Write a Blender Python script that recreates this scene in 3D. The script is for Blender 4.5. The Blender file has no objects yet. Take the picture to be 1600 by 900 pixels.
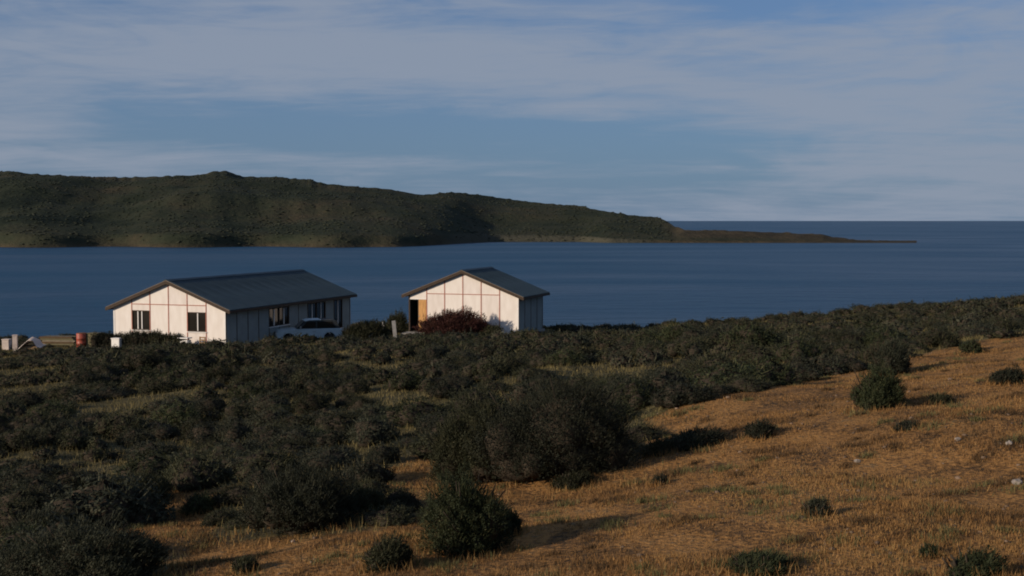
import bpy, bmesh, math, random
import numpy as np
from mathutils import Vector, Matrix

R = math.radians
rng = np.random.default_rng(11)
random.seed(11)
scene = bpy.context.scene
COL = scene.collection

# ------------------------------------------------------------------ camera
F = 1931.0                      # focal length in photo pixels (1600 wide)
CAM = Vector((0.0, 0.0, 15.0))  # sea level is z = 0
PITCH = math.atan(105.0 / F)
cam_data = bpy.data.cameras.new("camera")
cam_data.sensor_width = 36.0
cam_data.lens = 36.0 * F / 1600.0
cam_data.clip_start = 0.1
cam_data.clip_end = 200000.0
cam = bpy.data.objects.new("camera", cam_data)
COL.objects.link(cam)
cam.location = CAM
cam.rotation_euler = (R(90) - PITCH, 0, 0)
scene.camera = cam

# ------------------------------------------------------------------ sun, sky, exposure
SUN_EL = R(17.0)
TRAVEL = R(30.0)                 # light travels towards +x, turned this much to +y
sd = bpy.data.lights.new("sun", 'SUN')
sd.energy = 4.3
sd.angle = R(0.6)
sd.color = (1.0, 0.83, 0.66)
sun = bpy.data.objects.new("sun", sd)
COL.objects.link(sun)
to_sun = Vector((-math.cos(TRAVEL) * math.cos(SUN_EL), -math.sin(TRAVEL) * math.cos(SUN_EL), math.sin(SUN_EL)))
sun.rotation_euler = to_sun.to_track_quat('Z', 'Y').to_euler()
sun.location = (-60, -40, 60)

world = bpy.data.worlds.new("World")
scene.world = world
world.use_nodes = True
WN = world.node_tree
WN.nodes.clear()


class E:
    """tiny expression helper for math nodes"""
    def __init__(s, nt, sock): s.nt, s.s = nt, sock
    def _op(s, op, *o):
        n = s.nt.nodes.new('ShaderNodeMath'); n.operation = op
        for i, v in enumerate((s,) + o):
            if isinstance(v, E): s.nt.links.new(v.s, n.inputs[i])
            else: n.inputs[i].default_value = v
        return E(s.nt, n.outputs[0])
    def __add__(s, o): return s._op('ADD', o)
    def __sub__(s, o): return s._op('SUBTRACT', o)
    def __mul__(s, o): return s._op('MULTIPLY', o)
    def __truediv__(s, o): return s._op('DIVIDE', o)
    def exp(s): return E.const(s.nt, math.e)._op('POWER', s)
    def clamp(s):
        r = s._op('ADD', 0.0); r.s.node.use_clamp = True; return r
    @staticmethod
    def const(nt, v):
        n = nt.nodes.new('ShaderNodeValue'); n.outputs[0].default_value = v; return E(nt, n.outputs[0])


def build_sky():
    nt = WN; N = nt.nodes.new; L = nt.links.new
    sky = N('ShaderNodeTexSky'); sky.sky_type = 'NISHITA'; sky.sun_disc = False
    sky.sun_elevation = SUN_EL
    sky.sun_rotation = math.atan2(to_sun.x, to_sun.y)
    sky.altitude = 0.0; sky.air_density = 1.0; sky.dust_density = 0.4; sky.ozone_density = 3.0
    tc = N('ShaderNodeTexCoord')
    sx = N('ShaderNodeSeparateXYZ'); L(tc.outputs['Generated'], sx.inputs[0])
    X, Y, Z = (E(nt, sx.outputs[i]) for i in range(3))
    az = X._op('ARCTAN2', Y)                       # 0 straight ahead, + to the right
    el = Z._op('ARCSINE')
    den = Z._op('MAXIMUM', 0.0) + 0.10
    cb = N('ShaderNodeCombineXYZ')
    L((X / den).s, cb.inputs[0]); L((Y / den * 2.6).s, cb.inputs[1])
    def noise(scale, detail, rough, dist=0.0, loc=(0, 0, 0), vec=cb):
        m = N('ShaderNodeMapping'); m.inputs['Location'].default_value = loc
        L(vec.outputs[0], m.inputs[0])
        n = N('ShaderNodeTexNoise'); n.inputs['Scale'].default_value = scale
        n.inputs['Detail'].default_value = detail; n.inputs['Roughness'].default_value = rough
        n.inputs['Distortion'].default_value = dist
        L(m.outputs[0], n.inputs['Vector'])
        return E(nt, n.outputs['Fac'])
    ca = N('ShaderNodeCombineXYZ'); L((az * 1.0).s, ca.inputs[0]); L((el * 5.0).s, ca.inputs[1])
    cs = N('ShaderNodeCombineXYZ'); L((az * 0.45 + el * 0.4).s, cs.inputs[0]); L((el * 4.2 - az * 0.25).s, cs.inputs[1])
    n1 = noise(0.45, 7, 0.58, 0.5, (3.1, 1.7, 0))
    n2 = noise(1.5, 8, 0.62, 0.9, (8.0, 2.0, 4))
    n3 = noise(7.0, 6, 0.55, 1.2, (1.0, 7.0, 2), ca)
    def px(x): return (x - 800.0) / F
    def py(y): return (345.0 - y) / F
    n4 = noise(16.0, 7, 0.6, 1.0, (4.0, 3.0, 9), cs)
    d = (n1 - 0.5) * 1.2 + (n2 - 0.5) * 0.6 + (n3 - 0.5) * 1.15 + (n4 - 0.5) * 0.75 + 0.37
    # the large cloud banks and clear lanes of this evening's sky (x, y, half width, half height, tilt, strength)
    for (cx, cy, wx, wy, k, a) in [
        (420, 80, 620, 75, -0.02, 0.42),
        (1000, 140, 420, 55, -0.10, 0.30),
        (1480, 120, 330, 110, 0.0, 0.34),
        (1480, 290, 320, 70, 0.0, 0.30),
        (30, 215, 120, 60, 0.0, 0.20),
        (450, 205, 480, 40, -0.03, -0.30),
        (820, 250, 330, 55, -0.03, -0.34),
        (1200, 12, 190, 32, -0.05, -0.55),
        (40, 0, 120, 30, 0.0, -0.28),
        (1090, 245, 170, 26, 0.08, -0.30),
        (1130, 279, 90, 7, 0.0, -0.30),
        (500, 262, 420, 18, 0.0, 0.16),
    ]:
        u = (az - px(cx)) * (F / wx)
        v = (el - (az - px(cx)) * k - py(cy)) * (F / wy)
        d = d + ((u * u + v * v) * -1.0).exp() * a
    d = d + (el._op('MAXIMUM', 0.0) * -28.0).exp() * 0.16
    d = d.clamp()
    ramp = N('ShaderNodeValToRGB')
    ramp.color_ramp.interpolation = 'EASE'
    ramp.color_ramp.elements[0].position = 0.05; ramp.color_ramp.elements[0].color = (0.20, 0.20, 0.20, 1)
    ramp.color_ramp.elements[1].position = 0.92; ramp.color_ramp.elements[1].color = (0.86, 0.86, 0.86, 1)
    L(d.s, ramp.inputs[0])
    tint = N('ShaderNodeMix'); tint.data_type = 'RGBA'; tint.blend_type = 'MULTIPLY'
    tint.inputs['Factor'].default_value = 1.0
    L(sky.outputs[0], tint.inputs['A']); tint.inputs['B'].default_value = SKY_TINT
    mix = N('ShaderNodeMix'); mix.data_type = 'RGBA'
    L(ramp.outputs[0], mix.inputs['Factor'])
    air = N('ShaderNodeMix'); air.data_type = 'RGBA'
    L(((el._op('MAXIMUM', 0.0) * -6.0).exp() * 0.85).s, air.inputs['Factor'])
    L(tint.outputs['Result'], air.inputs['A']); air.inputs['B'].default_value = AIR
    L(air.outputs['Result'], mix.inputs['A'])
    mix.inputs['B'].default_value = CLOUD
    bg = N('ShaderNodeBackground'); bg.inputs['Strength'].default_value = 0.10
    L(mix.outputs['Result'], bg.inputs['Color'])
    out = N('ShaderNodeOutputWorld'); L(bg.outputs[0], out.inputs['Surface'])


AIR = (1.02, 1.84, 3.08, 1)
SKY_TINT = (0.36, 0.545, 0.82, 1)
CLOUD = (2.72, 3.16, 3.98, 1)
build_sky()
vs = scene.view_settings
vs.view_transform = 'Standard'; vs.look = 'None'; vs.gamma = 1.0; vs.use_curve_mapping = False
vs.exposure = 0.0
scene.cycles.filter_width = 1.9
scene.cycles.max_bounces = 6
scene.cycles.use_denoising = True


# ------------------------------------------------------------------ pixels <-> places
def ray(px, py):
    v = Vector((px - 800.0, F, -(py - 450.0)))
    c, s = math.cos(PITCH), math.sin(PITCH)
    return Vector((v.x, v.y * c + v.z * s, -v.y * s + v.z * c)).normalized()


def project(x, y, z):
    c, s = math.cos(PITCH), math.sin(PITCH)
    dz = z - CAM.z
    fy = y * c - dz * s
    fz = y * s + dz * c
    return 800.0 + F * x / fy, 450.0 - F * fz / fy


# ------------------------------------------------------------------ land height
TH = R(19.0)                                      # both houses are turned by this much
GX = np.array((math.cos(TH), -math.sin(TH)))      # along the gable
GD = np.array((math.sin(TH), math.cos(TH)))       # along the house depth
W1, L1, W2, L2 = 7.40, 15.5, 7.32, 4.95


def house_origin(px_mid, depth, w):
    mid = np.array(((px_mid - 800.0) / F * depth, depth))
    return mid - GX * w / 2


O1 = house_origin(262, 70.0, W1)
O2 = house_origin(723, 77.0, W2)
Z1, Z2 = 15 - 7.22, 15 - 7.02


def sstep(a, b, t):
    t = np.clip((t - a) / (b - a), 0, 1)
    return t * t * (3 - 2 * t)


_ph = rng.uniform(0, 6.28, (14,)); _an = rng.uniform(0, 6.28, (14,)); _wl = np.geomspace(1.3, 16, 14)


def bumps(x, y):
    r = 0
    for p, a, w in zip(_ph, _an, _wl):
        r = r + np.sin((x * np.cos(a) + y * np.sin(a)) * 6.283 / w + p) * 0.0085 * w ** 0.75
    return r


def crest(x):
    return 101.0 - 13.0 * sstep(-16.0, 4.0, x)


def land(x, y):
    x = np.asarray(x, float); y = np.asarray(y, float)
    b = 0.115 - 0.075 * sstep(10.0, 55.0, y)
    xe = 55.0 * np.tanh(x / 55.0)
    yy = np.maximum(y, -25.0)
    z = 15.0 - 2.2 - 0.0613 * yy + b * xe
    z = z - 0.55 * sstep(40, 75, y) * np.exp(-((x - 9) / 12.0) ** 2) + 0.75 * sstep(16, 42, x) * sstep(45, 80, y)
    z = z + bumps(x, y) * (0.35 + 0.65 * sstep(3, 9, np.hypot(x, y)))
    for (O, w, l, zf) in ((O1, W1, L1, Z1), (O2, W2, L2, Z2)):
        lx = (x - O[0]) * GX[0] + (y - O[1]) * GX[1]
        ly = (x - O[0]) * GD[0] + (y - O[1]) * GD[1]
        dx = np.maximum(np.maximum(-lx, lx - w), 0); dy = np.maximum(np.maximum(-ly, ly - l), 0)
        m = 1 - sstep(0.8, 5.0, np.hypot(dx, dy))
        z = z * (1 - m) + (zf - 0.16) * m
    c = crest(x)
    over = np.maximum(y - c, 0)
    z = z - np.minimum(0.34 * over * over / (over + 12.0), 30)
    return np.maximum(z, -2.0)


def ground_z(x, y):
    return float(land(x, y))


def ground_at(px, py):
    """the place on the land that the photo shows at this pixel"""
    d = ray(px, py); t = 2.0
    while t < 160:
        p = CAM + d * t
        if p.z < ground_z(p.x, p.y):
            lo, hi = t - 0.25, t
            for _ in range(12):
                m = (lo + hi) / 2; q = CAM + d * m
                if q.z < ground_z(q.x, q.y): hi = m
                else: lo = m
            return CAM + d * hi
        t += 0.25
    return CAM + d * 95


# the bare dry-grass slope, as seen in the photograph
CLEAR = [
    [(1003, 655), (1080, 628), (1160, 612), (1330, 582), (1420, 560), (1500, 538), (1610, 522), (1800, 500),
     (1900, 1100), (120, 1100), (250, 905), (430, 868), (560, 850), (640, 815), (690, 800), (815, 778), (920, 745), (1010, 712), (1020, 690)],
    [(575, 742), (690, 706), (700, 770), (640, 778), (600, 772)],
    [(120, 838), (250, 800), (270, 765), (350, 768), (340, 800), (330, 868), (240, 870)],
    [(560, 860), (640, 800), (690, 770), (720, 800), (700, 860), (600, 900)],
    [(520, 745), (545, 735), (550, 765), (525, 765)],
    [(320, 852), (440, 838), (580, 832), (580, 910), (240, 910)],
    [(640, 820), (690, 765), (830, 735), (920, 735), (905, 760), (815, 800), (690, 835)],
]


def in_poly(px, py, poly):
    px = np.asarray(px, float); py = np.asarray(py, float)
    r = np.zeros(px.shape, bool); n = len(poly); j = n - 1
    for i in range(n):
        xi, yi = poly[i]; xj, yj = poly[j]
        cond = ((yi > py) != (yj > py)) & (px < (xj - xi) * (py - yi) / ((yj - yi) or 1e-9) + xi)
        r ^= cond; j = i
    return r


def clear_mask(x, y, z, grow=0.0):
    y = np.asarray(y, float)
    px, py = project(np.asarray(x, float), np.maximum(y, 0.5), z)
    px = np.where(y < 5.0, 1200 + np.asarray(x) * 90, px); py = np.where(y < 5.0, 990.0, py)
    r = np.zeros(np.shape(px), bool)
    for p in CLEAR: r |= in_poly(px, py, p)
    return r


# ------------------------------------------------------------------ mesh helpers
class MB:
    def __init__(s): s.v, s.f, s.mi = [], [], []
    def add(s, vs, fs, mi=0):
        n = len(s.v); s.v += [tuple(v) for v in vs]
        s.f += [tuple(i + n for i in f) for f in fs]; s.mi += [mi] * len(fs)
        return s
    def box(s, x0, x1, y0, y1, z0, z1, mi=0):
        return s.add([(x0, y0, z0), (x1, y0, z0), (x1, y1, z0), (x0, y1, z0), (x0, y0, z1), (x1, y0, z1), (x1, y1, z1), (x0, y1, z1)],
                     [(0, 3, 2, 1), (4, 5, 6, 7), (0, 1, 5, 4), (1, 2, 6, 5), (2, 3, 7, 6), (3, 0, 4, 7)], mi)
    def prism(s, pts, a, b, axis='y', mi=0):
        """2-D outline extruded along an axis from a to b; pts are (u, z)"""
        n = len(pts)
        if axis == 'y': P = [(u, a, w) for u, w in pts] + [(u, b, w) for u, w in pts]
        else: P = [(a, u, w) for u, w in pts] + [(b, u, w) for u, w in pts]
        fs = [tuple(range(n)), tuple(range(2 * n - 1, n - 1, -1))]
        fs += [(i, n + i, n + (i + 1) % n, (i + 1) % n) for i in range(n)]
        return s.add(P, fs, mi)
    def tube(s, p0, p1, r0, r1=None, n=8, mi=0):
        r1 = r0 if r1 is None else r1
        p0, p1 = Vector(p0), Vector(p1); d = (p1 - p0).normalized()
        u = d.orthogonal().normalized(); w = d.cross(u)
        P = []
        for p, r in ((p0, r0), (p1, r1)):
            P += [p + (u * math.cos(6.2832 * i / n) + w * math.sin(6.2832 * i / n)) * r for i in range(n)]
        fs = [(i, (i + 1) % n, n + (i + 1) % n, n + i) for i in range(n)] + [tuple(range(n - 1, -1, -1)), tuple(range(n, 2 * n))]
        return s.add(P, fs, mi)
    def lathe(s, prof, n=20, axis='z', c=(0, 0, 0), mi=0):
        P = []
        for r, h in prof:
            for i in range(n):
                a = 6.2832 * i / n; q = (r * math.cos(a), r * math.sin(a), h)
                if axis == 'y': q = (q[0], q[2], q[1])
                P.append((q[0] + c[0], q[1] + c[1], q[2] + c[2]))
        fs = []
        for k in range(len(prof) - 1):
            fs += [(k * n + i, k * n + (i + 1) % n, (k + 1) * n + (i + 1) % n, (k + 1) * n + i) for i in range(n)]
        fs += [tuple(range(n - 1, -1, -1)), tuple(range((len(prof) - 1) * n, len(prof) * n))]
        return s.add(P, fs, mi)
    def mesh(s, name, mats, smooth=False, bevel=0.0):
        me = bpy.data.meshes.new(name); me.from_pydata(s.v, [], s.f)
        mats = mats if isinstance(mats, (list, tuple)) else [mats]
        for m in mats: me.materials.append(m)
        me.polygons.foreach_set('material_index', s.mi)
        bm = bmesh.new(); bm.from_mesh(me)
        bmesh.ops.recalc_face_normals(bm, faces=bm.faces)
        if bevel: bmesh.ops.bevel(bm, geom=list(bm.edges), offset=bevel, segments=2, affect='EDGES', clamp_overlap=True)
        bm.to_mesh(me); bm.free()
        if smooth:
            me.polygons.foreach_set('use_smooth', [True] * len(me.polygons))
        return me
    def build(s, name, mats, parent=None, smooth=False, bevel=0.0, loc=(0, 0, 0), rot=(0, 0, 0)):
        return link(name, s.mesh(name, mats, smooth, bevel), parent, loc, rot)


def link(name, me, parent=None, loc=(0, 0, 0), rot=(0, 0, 0)):
    o = bpy.data.objects.new(name, me); COL.objects.link(o)
    o.parent = parent; o.location = loc; o.rotation_euler = rot
    return o


def tag(o, label=None, cat=None, group=None, kind=None):
    for k, v in (('label', label), ('category', cat), ('group', group), ('kind', kind)):
        if v: o[k] = v
    return o


def thing(name, loc, rz=0.0, label=None, cat=None, group=None):
    o = bpy.data.objects.new(name, None); COL.objects.link(o)
    o.empty_display_size = 0.3
    o.location = loc; o.rotation_euler = (0, 0, rz)
    return tag(o, label, cat, group)


def np_mesh(name, verts, faces, mats, tint=None, mat_index=None, smooth=False):
    """verts (n,3); faces (m,k) with one k"""
    me = bpy.data.meshes.new(name)
    verts = np.asarray(verts, np.float32); faces = np.asarray(faces, np.int32)
    m, k = faces.shape
    me.vertices.add(len(verts)); me.vertices.foreach_set('co', verts.ravel())
    me.loops.add(m * k); me.loops.foreach_set('vertex_index', faces.ravel())
    me.polygons.add(m); me.polygons.foreach_set('loop_start', np.arange(m, dtype=np.int32) * k)
    for mm in mats: me.materials.append(mm)
    if mat_index is not None: me.polygons.foreach_set('material_index', np.asarray(mat_index, np.int32))
    if smooth: me.polygons.foreach_set('use_smooth', np.ones(m, bool))
    me.update(calc_edges=True)
    if tint is not None:
        a = me.attributes.new('tint', 'FLOAT', 'POINT'); a.data.foreach_set('value', np.asarray(tint, np.float32))
    return me


# ------------------------------------------------------------------ materials
def mat(name, color, rough=0.8, spec=0.3, var=0.15, scale=6.0, bump=0.0, bscale=40.0, metal=0.0, color2=None, detail=6, coords='Object', stretch=(1, 1, 1)):
    m = bpy.data.materials.new(name); m.use_nodes = True
    nt = m.node_tree; b = nt.nodes['Principled BSDF']
    b.inputs['Roughness'].default_value = rough; b.inputs['Metallic'].default_value = metal
    b.inputs['Specular IOR Level'].default_value = spec
    tc = nt.nodes.new('ShaderNodeTexCoord'); mp = nt.nodes.new('ShaderNodeMapping'); mp.inputs['Scale'].default_value = stretch
    nt.links.new(tc.outputs[coords], mp.inputs[0])
    n = nt.nodes.new('ShaderNodeTexNoise'); n.inputs['Scale'].default_value = scale; n.inputs['Detail'].default_value = detail
    nt.links.new(mp.outputs[0], n.inputs['Vector'])
    r = nt.nodes.new('ShaderNodeValToRGB')
    c2 = color2 if color2 else tuple(min(1, c * (1 + var)) for c in color)
    c1 = color if color2 else tuple(c * (1 - var) for c in color)
    r.color_ramp.elements[0].position = 0.32; r.color_ramp.elements[1].position = 0.68
    r.color_ramp.elements[0].color = (*c1, 1); r.color_ramp.elements[1].color = (*c2, 1)
    nt.links.new(n.outputs['Fac'], r.inputs[0]); nt.links.new(r.outputs[0], b.inputs['Base Color'])
    if bump:
        n2 = nt.nodes.new('ShaderNodeTexNoise'); n2.inputs['Scale'].default_value = bscale; n2.inputs['Detail'].default_value = 5
        nt.links.new(mp.outputs[0], n2.inputs['Vector'])
        bp = nt.nodes.new('ShaderNodeBump'); bp.inputs['Strength'].default_value = bump; bp.inputs['Distance'].default_value = 0.02
        nt.links.new(n2.outputs['Fac'], bp.inputs['Height']); nt.links.new(bp.outputs[0], b.inputs['Normal'])
    return m


def leaf_mat(name, stops, transl=0.25, objvar=0.35):
    m = bpy.data.materials.new(name); m.use_nodes = True
    nt = m.node_tree; b = nt.nodes['Principled BSDF']; N = nt.nodes.new; L = nt.links.new
    b.inputs['Roughness'].default_value = 0.75; b.inputs['Specular IOR Level'].default_value = 0.15
    at = N('ShaderNodeAttribute'); at.attribute_name = 'tint'
    r = N('ShaderNodeValToRGB')
    while len(r.color_ramp.elements) < len(stops): r.color_ramp.elements.new(0.5)
    for e, (p, c) in zip(r.color_ramp.elements, stops): e.position = p; e.color = (*c, 1)
    L(at.outputs['Fac'], r.inputs[0])
    oi = N('ShaderNodeObjectInfo')
    mr = N('ShaderNodeMapRange'); mr.inputs['To Min'].default_value = 1 - objvar; mr.inputs['To Max'].default_value = 1 + objvar
    L(oi.outputs['Random'], mr.inputs['Value'])
    mx = N('ShaderNodeMix'); mx.data_type = 'RGBA'; mx.blend_type = 'MULTIPLY'; mx.inputs['Factor'].default_value = 1
    L(r.outputs[0], mx.inputs['A']); L(mr.outputs[0], mx.inputs['B'])
    L(mx.outputs['Result'], b.inputs['Base Color'])
    if transl:
        t = N('ShaderNodeBsdfTranslucent'); L(mx.outputs['Result'], t.inputs['Color'])
        ms = N('ShaderNodeMixShader'); ms.inputs[0].default_value = transl
        L(b.outputs[0], ms.inputs[1]); L(t.outputs[0], ms.inputs[2])
        L(ms.outputs[0], nt.nodes['Material Output'].inputs['Surface'])
    return m


M = {}
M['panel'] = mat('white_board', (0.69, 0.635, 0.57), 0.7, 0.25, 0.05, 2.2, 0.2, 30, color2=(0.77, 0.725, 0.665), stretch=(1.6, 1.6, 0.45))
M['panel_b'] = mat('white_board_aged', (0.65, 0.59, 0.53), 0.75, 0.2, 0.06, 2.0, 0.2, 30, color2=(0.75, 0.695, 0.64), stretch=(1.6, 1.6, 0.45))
M['side_panel'] = mat('shaded_wall_board', (0.20, 0.23, 0.225), 0.75, 0.2, 0.10, 1.6, 0.15, 30)  # right and rear walls: their shade is put into this darker board colour
M['batten'] = mat('red_brown_batten', (0.34, 0.13, 0.09), 0.7, 0.2, 0.2, 6)
M['trim'] = mat('dark_brown_board', (0.045, 0.029, 0.018), 0.7, 0.25, 0.25, 5, 0.2, 40, stretch=(1, 1, 4))
M['ochre'] = mat('ochre_timber', (0.50, 0.27, 0.095), 0.65, 0.25, 0.18, 4, 0.2, 30, stretch=(4, 4, 0.6))
M['wood'] = mat('weathered_timber', (0.26, 0.17, 0.09), 0.8, 0.2, 0.25, 5, 0.3, 30, stretch=(1, 5, 5))
M['planks'] = mat('pale_planks', (0.13, 0.115, 0.062), 0.8, 0.2, 0.2, 5, 0.3, 30, stretch=(0.7, 5, 5))
M['planks_b'] = mat('grey_planks', (0.20, 0.17, 0.12), 0.85, 0.2, 0.3, 5, 0.3, 30, stretch=(0.7, 5, 5))
M['planks_c'] = mat('brown_planks', (0.10, 0.065, 0.035), 0.85, 0.2, 0.3, 5, 0.3, 30, stretch=(0.7, 5, 5))
M['roof'] = mat('slate_blue_sheet', (0.020, 0.040, 0.050), 0.6, 0.35, 0.2, 0.55, 0.1, 20, color2=(0.044, 0.074, 0.090))
M['roof_edge'] = mat('roof_flashing', (0.15, 0.115, 0.08), 0.5, 0.4, 0.12, 3)
M['concrete'] = mat('concrete', (0.27, 0.26, 0.24), 0.9, 0.2, 0.2, 4, 0.3, 40)
M['white'] = mat('white_paint', (0.72, 0.70, 0.66), 0.55, 0.35, 0.06, 5)
M['dark_in'] = mat('dark_interior', (0.035, 0.028, 0.022), 0.9, 0.1, 0.2, 2)
M['glass'] = mat('window_glass', (0.020, 0.018, 0.015), 0.06, 0.5, 0.1, 2)
M['curtain'] = mat('curtain', (0.23, 0.19, 0.15), 0.9, 0.1, 0.2, 4, stretch=(12, 12, 0.5))
M['red'] = mat('red_drum_paint', (0.30, 0.065, 0.036), 0.5, 0.4, 0.3, 5, 0.2, 15)
M['rust'] = mat('rust', (0.17, 0.075, 0.035), 0.85, 0.2, 0.3, 8, 0.3, 30)
M['tarp'] = mat('pale_canvas', (0.55, 0.47, 0.41), 0.85, 0.15, 0.15, 3, 0.6, 6)
M['car'] = mat('pale_blue_car_paint', (0.40, 0.49, 0.52), 0.35, 0.5, 0.08, 2)
M['car_dark'] = mat('dark_canvas_top', (0.045, 0.05, 0.05), 0.75, 0.2, 0.2, 6)
M['rubber'] = mat('tyre_rubber', (0.02, 0.02, 0.02), 0.85, 0.2, 0.2, 10)
M['chrome'] = mat('dull_metal', (0.45, 0.45, 0.44), 0.35, 0.5, 0.1, 6, metal=0.8)
M['lamp'] = mat('headlamp_glass', (0.6, 0.6, 0.56), 0.12, 0.6, 0.05, 6)
M['amber'] = mat('amber_lens', (0.5, 0.18, 0.02), 0.3, 0.5, 0.05, 6)
M['stone'] = mat('pale_stone', (0.27, 0.235, 0.20), 0.9, 0.2, 0.3, 7, 0.5, 25)
M['pebble'] = mat('pebble', (0.15, 0.105, 0.070), 0.9, 0.2, 0.5, 0.9, 0.3, 25)
M['twig'] = mat('twigs', (0.045, 0.036, 0.026), 0.95, 0.05, 0.35, 14, 0.6, 30)
LEAF = {
    'olive': leaf_mat('olive_leaf', [(0.0, (0.018, 0.020, 0.010)), (0.55, (0.037, 0.040, 0.020)), (1.0, (0.090, 0.083, 0.042))]),
    'grey': leaf_mat('grey_green_leaf', [(0.0, (0.017, 0.020, 0.012)), (0.55, (0.035, 0.039, 0.024)), (1.0, (0.085, 0.082, 0.051))]),
    'green': leaf_mat('fresh_green_leaf', [(0.0, (0.016, 0.022, 0.010)), (0.55, (0.036, 0.045, 0.020)), (1.0, (0.090, 0.088, 0.038))]),
    'red': leaf_mat('dark_red_leaf', [(0.0, (0.020, 0.009, 0.008)), (0.6, (0.052, 0.020, 0.016)), (1.0, (0.085, 0.042, 0.026))]),
}


def grass_mat(name, stops):
    return leaf_mat(name, stops, 0.3, 0.0)


# ------------------------------------------------------------------ sea
def sea_material():
    m = bpy.data.materials.new('sea_water'); m.use_nodes = True
    nt = m.node_tree; b = nt.nodes['Principled BSDF']; N = nt.nodes.new; L = nt.links.new
    b.inputs['IOR'].default_value = 1.33; b.inputs['Specular IOR Level'].default_value = 0.13; b.inputs['Specular Tint'].default_value = (0.48, 0.88, 1.0, 1)
    tc = N('ShaderNodeTexCoord')
    def noise(scale, stretch, det=4, dist=0.3):
        mp = N('ShaderNodeMapping'); mp.inputs['Scale'].default_value = stretch; mp.inputs['Rotation'].default_value = (0, 0, R(12))
        L(tc.outputs['Object'], mp.inputs[0])
        n = N('ShaderNodeTexNoise'); n.inputs['Scale'].default_value = scale; n.inputs['Detail'].default_value = det; n.inputs['Distortion'].default_value = dist
        L(mp.outputs[0], n.inputs['Vector']); return n
    big = noise(0.006, (0.5, 1.3, 1), 8, 1.8)
    r = N('ShaderNodeValToRGB')
    r.color_ramp.elements[0].position = 0.35; r.color_ramp.elements[0].color = (0.001, 0.032, 0.076, 1)
    r.color_ramp.elements[1].position = 0.7; r.color_ramp.elements[1].color = (0.002, 0.051, 0.108, 1)
    L(big.outputs['Fac'], r.inputs[0]); L(r.outputs[0], b.inputs['Base Color'])
    rr = N('ShaderNodeMapRange'); rr.inputs['From Min'].default_value = 0.35; rr.inputs['From Max'].default_value = 0.7
    rr.inputs['To Min'].default_value = 0.30; rr.inputs['To Max'].default_value = 0.42
    L(big.outputs['Fac'], rr.inputs['Value']); L(rr.outputs[0], b.inputs['Roughness'])
    a = noise(0.9, (0.5, 1.0, 1), 5); c = noise(0.16, (0.5, 1.0, 1), 4)
    ad = N('ShaderNodeMath'); ad.operation = 'MULTIPLY_ADD'; ad.inputs[1].default_value = 2.5
    L(c.outputs['Fac'], ad.inputs[0]); L(a.outputs['Fac'], ad.inputs[2])
    bp = N('ShaderNodeBump'); bp.inputs['Strength'].default_value = 1.0; bp.inputs['Distance'].default_value = 0.28
    L(ad.outputs[0], bp.inputs['Height']); L(bp.outputs[0], b.inputs['Normal'])
    return m


tag(MB().add([(-90000, -400, 0), (90000, -400, 0), (90000, 120000, 0), (-90000, 120000, 0)], [(0, 1, 2, 3)]).build('sea', sea_material()),
    'dark blue sea filling the bay and reaching the horizon', 'sea', kind='structure')


# ------------------------------------------------------------------ near land
def axis_lines(fine0, fine1, step, lo, hi, grow):
    mid = list(np.arange(fine0, fine1 + 1e-6, step)); s = step; a = mid[0]; left = []
    while a > lo: s *= grow; a -= s; left.append(a)
    s = step; a = mid[-1]; right = []
    while a < hi: s *= grow; a += s; right.append(a)
    return np.array(left[::-1] + mid + right)


def ground_material():
    m = bpy.data.materials.new('dry_ground'); m.use_nodes = True
    nt = m.node_tree; b = nt.nodes['Principled BSDF']; N = nt.nodes.new; L = nt.links.new
    b.inputs['Roughness'].default_value = 0.95; b.inputs['Specular IOR Level'].default_value = 0.1
    tc = N('ShaderNodeTexCoord')
    def noise(scale, det=6):
        n = N('ShaderNodeTexNoise'); n.inputs['Scale'].default_value = scale; n.inputs['Detail'].default_value = det
        L(tc.outputs['Object'], n.inputs['Vector']); return n
    def ramp(fac, stops):
        r = N('ShaderNodeValToRGB')
        while len(r.color_ramp.elements) < len(stops): r.color_ramp.elements.new(0.5)
        for e, (p, c) in zip(r.color_ramp.elements, stops): e.position = p; e.color = (*c, 1)
        L(fac, r.inputs[0]); return r
    n1 = noise(1.6, 9); n2 = noise(16.0, 7)
    mixn = N('ShaderNodeMath'); mixn.operation = 'MULTIPLY_ADD'; mixn.inputs[1].default_value = 0.5
    half = N('ShaderNodeMath'); half.operation = 'MULTIPLY'; half.inputs[1].default_value = 0.5
    L(n2.outputs['Fac'], half.inputs[0]); L(n1.outputs['Fac'], mixn.inputs[0]); L(half.outputs[0], mixn.inputs[2])
    dry = ramp(mixn.outputs[0], [(0.37, (0.060, 0.040, 0.022)), (0.46, (0.17, 0.092, 0.036)), (0.54, (0.33, 0.172, 0.056)), (0.64, (0.14, 0.098, 0.052))])
    scrub = ramp(mixn.outputs[0], [(0.34, (0.030, 0.026, 0.015)), (0.50, (0.075, 0.064, 0.030)), (0.68, (0.17, 0.14, 0.062))])
    at = N('ShaderNodeAttribute'); at.attribute_name = 'tint'
    mx = N('ShaderNodeMix'); mx.data_type = 'RGBA'; L(at.outputs['Fac'], mx.inputs['Factor'])
    L(scrub.outputs[0], mx.inputs['A']); L(dry.outputs[0], mx.inputs['B']); L(mx.outputs['Result'], b.inputs['Base Color'])
    bp = N('ShaderNodeBump'); bp.inputs['Strength'].default_value = 0.8; bp.inputs['Distance'].default_value = 0.05
    L(n2.outputs['Fac'], bp.inputs['Height']); L(bp.outputs[0], b.inputs['Normal'])
    return m


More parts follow.
